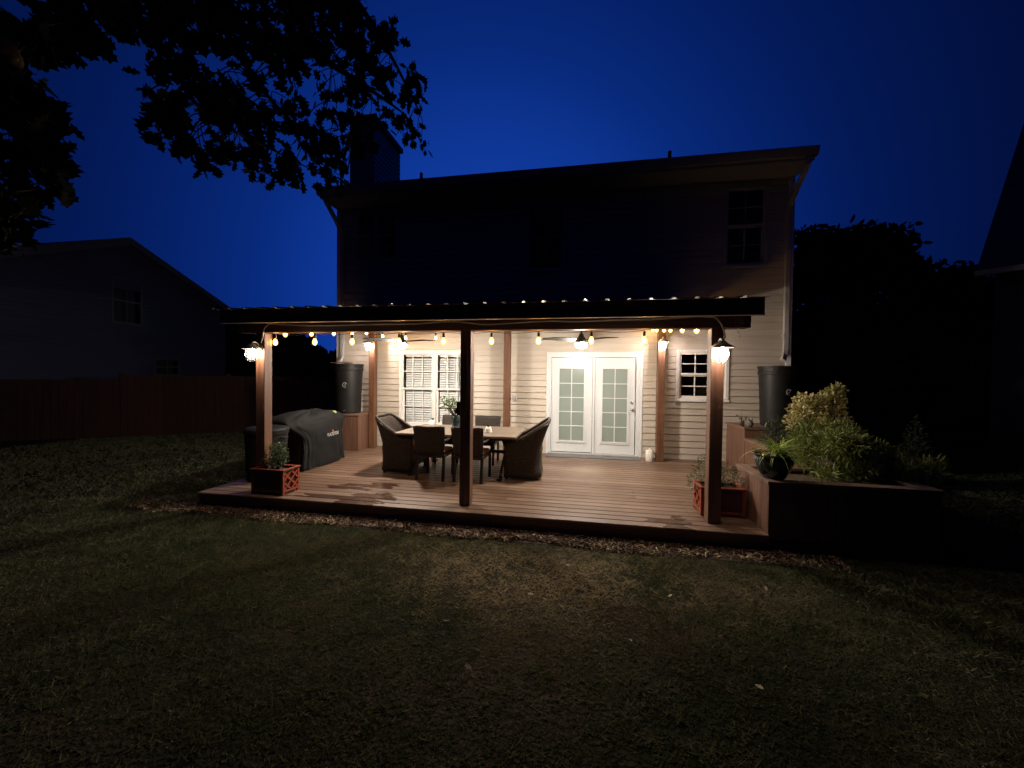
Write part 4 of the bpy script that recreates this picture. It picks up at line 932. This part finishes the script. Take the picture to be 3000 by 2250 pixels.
# left neighbour: gable wall facing +x at x = -15
def gable_house(name, label, loc, rz, wid, dep, eave, ridge, m=SIDING_FAR, wins=()):
    t = thing(name, label, 'house', loc, rz, group='neighbouring houses in the dusk')
    h = wid/2
    laps(-h,h,0,eave,wins,off=0).build('wall', m, t)
    g_ = MB(); k = 0; z = eave; p = P_
    while z < ridge-.02:
        z1 = min(z+p, ridge-.01); a = h*(ridge-z)/(ridge-eave); c = h*(ridge-z1)/(ridge-eave)
        g_.add([(-a,-.022,z),(a,-.022,z),(c,-.003,z1),(-c,-.003,z1),(-a,0,z),(a,0,z)], [(0,1,2,3),(4,5,1,0)]); z += p
    g_.build('gable', m, t)
    MB().box(-h,h,dep,dep+.05,0,eave).build('wall', m, t); MB().box(-h,-h+.05,.001,dep,0,eave).build('wall', m, t); MB().box(h-.05,h,.001,dep,0,eave).build('wall', m, t)
    r = MB(); sl_ = (ridge-eave)/h; o = .25
    for s_ in (-1,1):
        v = []
        for y in (-.18,dep+.3): v += [(s_*(h+o),y,eave-o*sl_),(0,y,ridge),(0,y,ridge+.12),(s_*(h+o),y,eave-o*sl_+.12)]
        r.add(v, [(0,1,2,3),(7,6,5,4),(0,1,5,4),(1,2,6,5),(2,3,7,6),(3,0,4,7)])
    r.build('roof', SHINGLE, t)
    tr = MB()
    for s_ in (-1,1): tr.bar((s_*(h+o),-.195,eave-o*sl_-.05),(0,-.195,ridge-.05),.16,.03,(0,1,0))
    tr.build('rake_trim', TRIM_FAR, t)
    for (x0,x1,z0,z1) in wins:
        w = MB(); w.box(x0-.07,x0,-.03,.04,z0-.07,z1+.07); w.box(x1,x1+.07,-.03,.04,z0-.07,z1+.07); w.box(x0,x1,-.03,.04,z1,z1+.07); w.box(x0,x1,-.03,.04,z0-.07,z0); zc = (z0+z1)/2; w.box(x0,x1,-.015,.03,zc-.03,zc+.03); xc = (x0+x1)/2; w.box(xc-.012,xc+.012,-.01,.02,z0,zc-.03); w.box(xc-.012,xc+.012,-.01,.02,zc+.03,z1)
        wo = w.build('window', TRIM_FAR, t); MB().add([(x0,.015,z0),(x1,.015,z0),(x1,.015,z1),(x0,.015,z1)], [(0,1,2,3)]).build('pane', PANE, wo)
        MB().box(x0-.05,x1+.05,.3,.35,z0-.1,z1+.1).build('curtain', DARK, wo)
    return t
# local x runs along world +y, local -y faces world +x
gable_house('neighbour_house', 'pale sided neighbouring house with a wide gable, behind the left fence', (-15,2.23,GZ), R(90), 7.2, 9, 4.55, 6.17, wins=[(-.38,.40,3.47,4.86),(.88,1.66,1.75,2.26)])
# right neighbour: eave facing us, ridge away
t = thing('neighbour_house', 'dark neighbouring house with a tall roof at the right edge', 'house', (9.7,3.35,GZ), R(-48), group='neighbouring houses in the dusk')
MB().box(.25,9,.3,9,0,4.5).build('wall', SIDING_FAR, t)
r = MB(); v = [(0,0,4.45),(9.3,0,4.45),(9.3,7,10.8),(0,7,10.8)]; r.add(v+[(a,b_,c+.15) for a,b_,c in v], [(0,1,2,3),(4,5,6,7),(0,1,5,4),(1,2,6,5),(2,3,7,6),(3,0,4,7)])
v = [(0,14,4.45),(9.3,14,4.45),(9.3,7,10.81),(0,7,10.81)]; r.add(v+[(a,b_,c+.15) for a,b_,c in v], [(0,1,2,3),(4,5,6,7),(0,1,5,4),(1,2,6,5),(2,3,7,6),(3,0,4,7)]); r.build('roof', SHINGLE, t)
MB().add([(.25,.3,4.5),(.25,13.7,4.5),(.25,7,10.7)], [(0,1,2)]).build('gable', SIDING_FAR, t)
MB().box(-.02,9.3,-.13,-.001,4.42,4.55).build('gutter', GUTTER, t)

def tree(label, x, y, h, w, n=3000, leaf=.22, base=.12, group='trees in the dark round the yard', lean=0):
    t = thing('tree', label, 'tree', (x,y,GZ), group=group)
    tr = MB(); tr.tube(spline([(0,0,0),(.05*h*.1,0,h*.3),(lean,.05,h*.62),(lean*1.2,0,h*.9)],4), list(np.linspace(.02*h,.006*h,13)), 9)
    cs = []
    for k in range(26):
        f = base+ (1-base)*random.random()**.8; rr = w*(.5*math.sin(PI*min(1,.18+.8*(f-base)/(1-base)))**.7+.02)
        a = random.uniform(0,2*PI); d = rr*random.uniform(.3,.85); c = (lean*f+d*math.cos(a), d*math.sin(a), h*min(f,.93)); cs.append((*c, w*random.uniform(.13,.22)))
        tr.tube([(lean*f*.6,0,max(.3,c[2]-.12*h)),(c[0]*.6,c[1]*.6,c[2]-.03*h),c[:3]], [.007*h,.005*h,.002*h], 6)
    cs.append((lean,0,h*.93,w*.14))
    tr.build('trunk', BARK, t, True)
    P, d = cloud(cs, n, .5); nn = rng.normal(size=(n,3)); V = leaf_polys(P, unit(rng.normal(size=(n,3))+np.array([0,0,-.4])), nn, leaf*rng.uniform(.6,1.4,n), leaf*.8, OVAL)
    np_mesh('crown', V, FARLEAF, t, rng.random(n)); return t
def at_ray(px, dist):
    a = math.atan((px-1500)/1128.64)-YAW; return (CAM.x+dist*math.sin(a), CAM.y+dist*math.cos(a))
for px, d, h, w, lab in ((2400,19,7.7,4.4,'dark full tree just right of the house corner'),(2520,21,7.9,4.6,'dark tall tree behind the golden shrub, highest of its group'),(2620,20,6.3,3.0,'dark narrow tree on the right shoulder of the tree group'),
        (2760,24,6.3,4.6,'dark rounded tree between tree group and right neighbour'),(2870,22,5.3,3.5,'dark low tree in front of the right neighbour'),(2690,17,3.6,3.4,'low dark tree in front of the rounded tree'),(2440,15,3.8,3.2,'low dark tree behind the right rain barrel'),
        (590,26,5.2,4.5,'dark tree behind the left neighbour roof'),(700,28,5.1,4.0,'dark tree showing over the left end of the patio roof'),(840,24,3.6,4.5,'dark tree seen through the left end of the patio')):
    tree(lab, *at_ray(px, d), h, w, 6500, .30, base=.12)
# far tree line
n = 9000; a = rng.uniform(R(-115), R(115), n); rr = rng.uniform(55,75,n); z = rng.random(n)**.8*(4.5+2*vnoise(a*9+20, a*0, 11))
P = np.stack([rr*np.sin(a), rr*np.cos(a), GZ+z], 1)
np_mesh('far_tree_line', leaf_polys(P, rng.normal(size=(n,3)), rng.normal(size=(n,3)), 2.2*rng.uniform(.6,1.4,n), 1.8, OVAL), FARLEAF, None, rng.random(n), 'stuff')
tag(bpy.data.objects['far_tree_line'], 'low dark line of far off trees along the horizon', 'woodland')

# ------------------------------------------------------------------ the near tree whose branches hang into the sky
def near_tree():
    t = thing('oak_tree', 'large near tree whose leafy branches hang into the upper left sky', 'tree', (-4.9,-7.6,GZ))
    O = Vector((-4.9,-7.6,GZ))
    def at(px, py, d):
        v = cw+cr*((px-1500)/1128.64)+cu*((1125-py)/1128.64); return CAM+v.normalized()*d
    tr = MB(); tr.tube(spline([(0,0,0),(.05,.05,1.2),(.0,.1,2.4),(.15,.25,3.6),(.3,.5,5.2),(.5,.6,7)],4), list(np.linspace(.26,.09,21)), 14)
    tr.build('trunk', BARK, t, True)
    limbs = [[O+Vector((.05,.15,2.6)), at(60,-250,3.3), at(330,-60,3.5), at(640,60,3.8), at(900,150,4.1), at(1080,260,4.5), at(1180,330,4.6)],
             [O+Vector((.05,.15,3.2)), at(300,-420,3.6), at(700,-160,4.0), at(980,-60,4.3), at(1120,120,4.5), at(1230,330,4.6)],
             [at(330,-60,3.5), at(480,150,3.4), at(600,330,3.5), at(780,430,3.7), at(960,520,3.9)],
             [at(640,60,3.8), at(760,250,3.8), at(880,380,3.9), at(1020,500,4.1)],
             [O+Vector((.02,.1,2.2)), at(-160,150,2.9), at(20,280,3.0), at(130,420,3.1), at(190,540,3.2)],
             [at(-160,150,2.9), at(-60,420,2.9), at(10,600,3.0), at(20,660,3.0)]]
    lm = MB(); pts = []
    for i, l in enumerate(limbs):
        sp_ = spline([p-O for p in l], 6); r0 = (.07,.06,.02,.02,.05,.02)[i]
        lm.tube(sp_, [max(.004, r0*(1-.92*k/len(sp_))) for k in range(len(sp_))], 7)
        pts += sp_
    tw = lm; LP = []; LA = []; LS = []
    def poly_pts(poly, n):
        poly = np.array(poly, float); mn, mx = poly.min(0), poly.max(0); out = []
        while len(out) < n:
            p = mn+(mx-mn)*rng.random(2); ins = False; j = len(poly)-1
            for i in range(len(poly)):
                if (poly[i,1] > p[1]) != (poly[j,1] > p[1]) and p[0] < (poly[j,0]-poly[i,0])*(p[1]-poly[i,1])/(poly[j,1]-poly[i,1])+poly[i,0]: ins = not ins
                j = i
            if ins: out.append(p)
        return out
    zones = [([(300,-120),(1060,-120),(1060,20),(880,60),(880,150),(840,240),(760,280),(640,280),(560,220),(480,180),(400,130),(330,90)], 160, (3.3,4.3)),
             ([(860,-120),(1070,-120),(1060,50),(1150,80),(1165,190),(1190,250),(1175,330),(1130,400),(1040,430),(960,330),(900,240),(850,150)], 105, (3.9,4.7)),
             ([(400,310),(470,170),(560,230),(540,300),(470,360),(420,350)], 9, (3.2,3.5)),
             ([(430,350),(520,290),(560,250),(660,300),(640,330),(560,300),(470,360)], 12, (3.3,3.6)),
             ([(590,290),(700,300),(760,330),(720,340),(610,320)], 14, (3.4,3.8)),
             ([(480,390),(560,400),(650,430),(700,460),(620,470),(530,430)], 16, (3.5,3.8)),
             ([(650,300),(880,240),(1000,400),(1020,470),(1000,540),(960,540),(900,500),(820,520),(740,510),(690,440),(760,390)], 58, (3.7,4.2)),
             ([(1180,180),(1225,205),(1262,290),(1260,370),(1235,430),(1195,440),(1180,330)], 16, (4.5,4.8)),
             ([(1000,400),(1060,420),(1010,470),(985,540),(960,530),(960,460)], 12, (4.1,4.4)),
             ([(1040,30),(1110,70),(1160,60),(1165,110),(1090,110)], 8, (4.2,4.5)),
             ([(60,-60),(330,-80),(340,110),(260,150),(160,140),(90,70)], 26, (3.0,3.5)),
             ([(-80,20),(40,20),(80,110),(60,180),(20,200),(-80,180)], 16, (2.8,3.2)),
             ([(-80,190),(40,200),(110,250),(215,360),(200,390),(150,400),(180,470),(120,440),(60,400),(30,350),(-80,330)], 25, (2.8,3.2)),
             ([(70,380),(150,420),(190,480),(225,550),(215,570),(150,540),(110,520),(90,600),(40,560),(50,470)], 16, (2.9,3.2)),
             ([(-60,480),(40,560),(95,620),(85,700),(40,715),(-60,660)], 13, (2.9,3.2))]
    pa = np.array([list(p) for p in pts])
    for poly, n, dr in zones:
        for p in poly_pts(poly, n):
            c = at(p[0], p[1], random.uniform(*dr))-O; cc = np.array(c)
            j = int(np.argmin(((pa-cc)**2).sum(1))); a = Vector(pa[j])
            if (c-a).length < .9:
                mid = a.lerp(c, .55)+Vector((random.gauss(0,.03),random.gauss(0,.03),.05)); tw.tube(spline([a, mid, c], 3), .0035, 5, False)
            q = random.randint(4,6)
            for k in range(q):
                LP.append(cc+rng.normal(0,.038,3)); d = rng.normal(0,.55,3)+np.array([0,0,-.65]); LA.append(d); LS.append(random.uniform(.07,.125))
    lm.build('limbs', BARK, t, True)
    LP = np.array(LP); LA = np.array(LA); LS = np.array(LS); n = len(LP)
    np_mesh('leaves', leaf_polys(LP, LA, rng.normal(size=(n,3)), LS, LS*.95, LOBED, .12), LEAFM, t, rng.random(n))
near_tree()
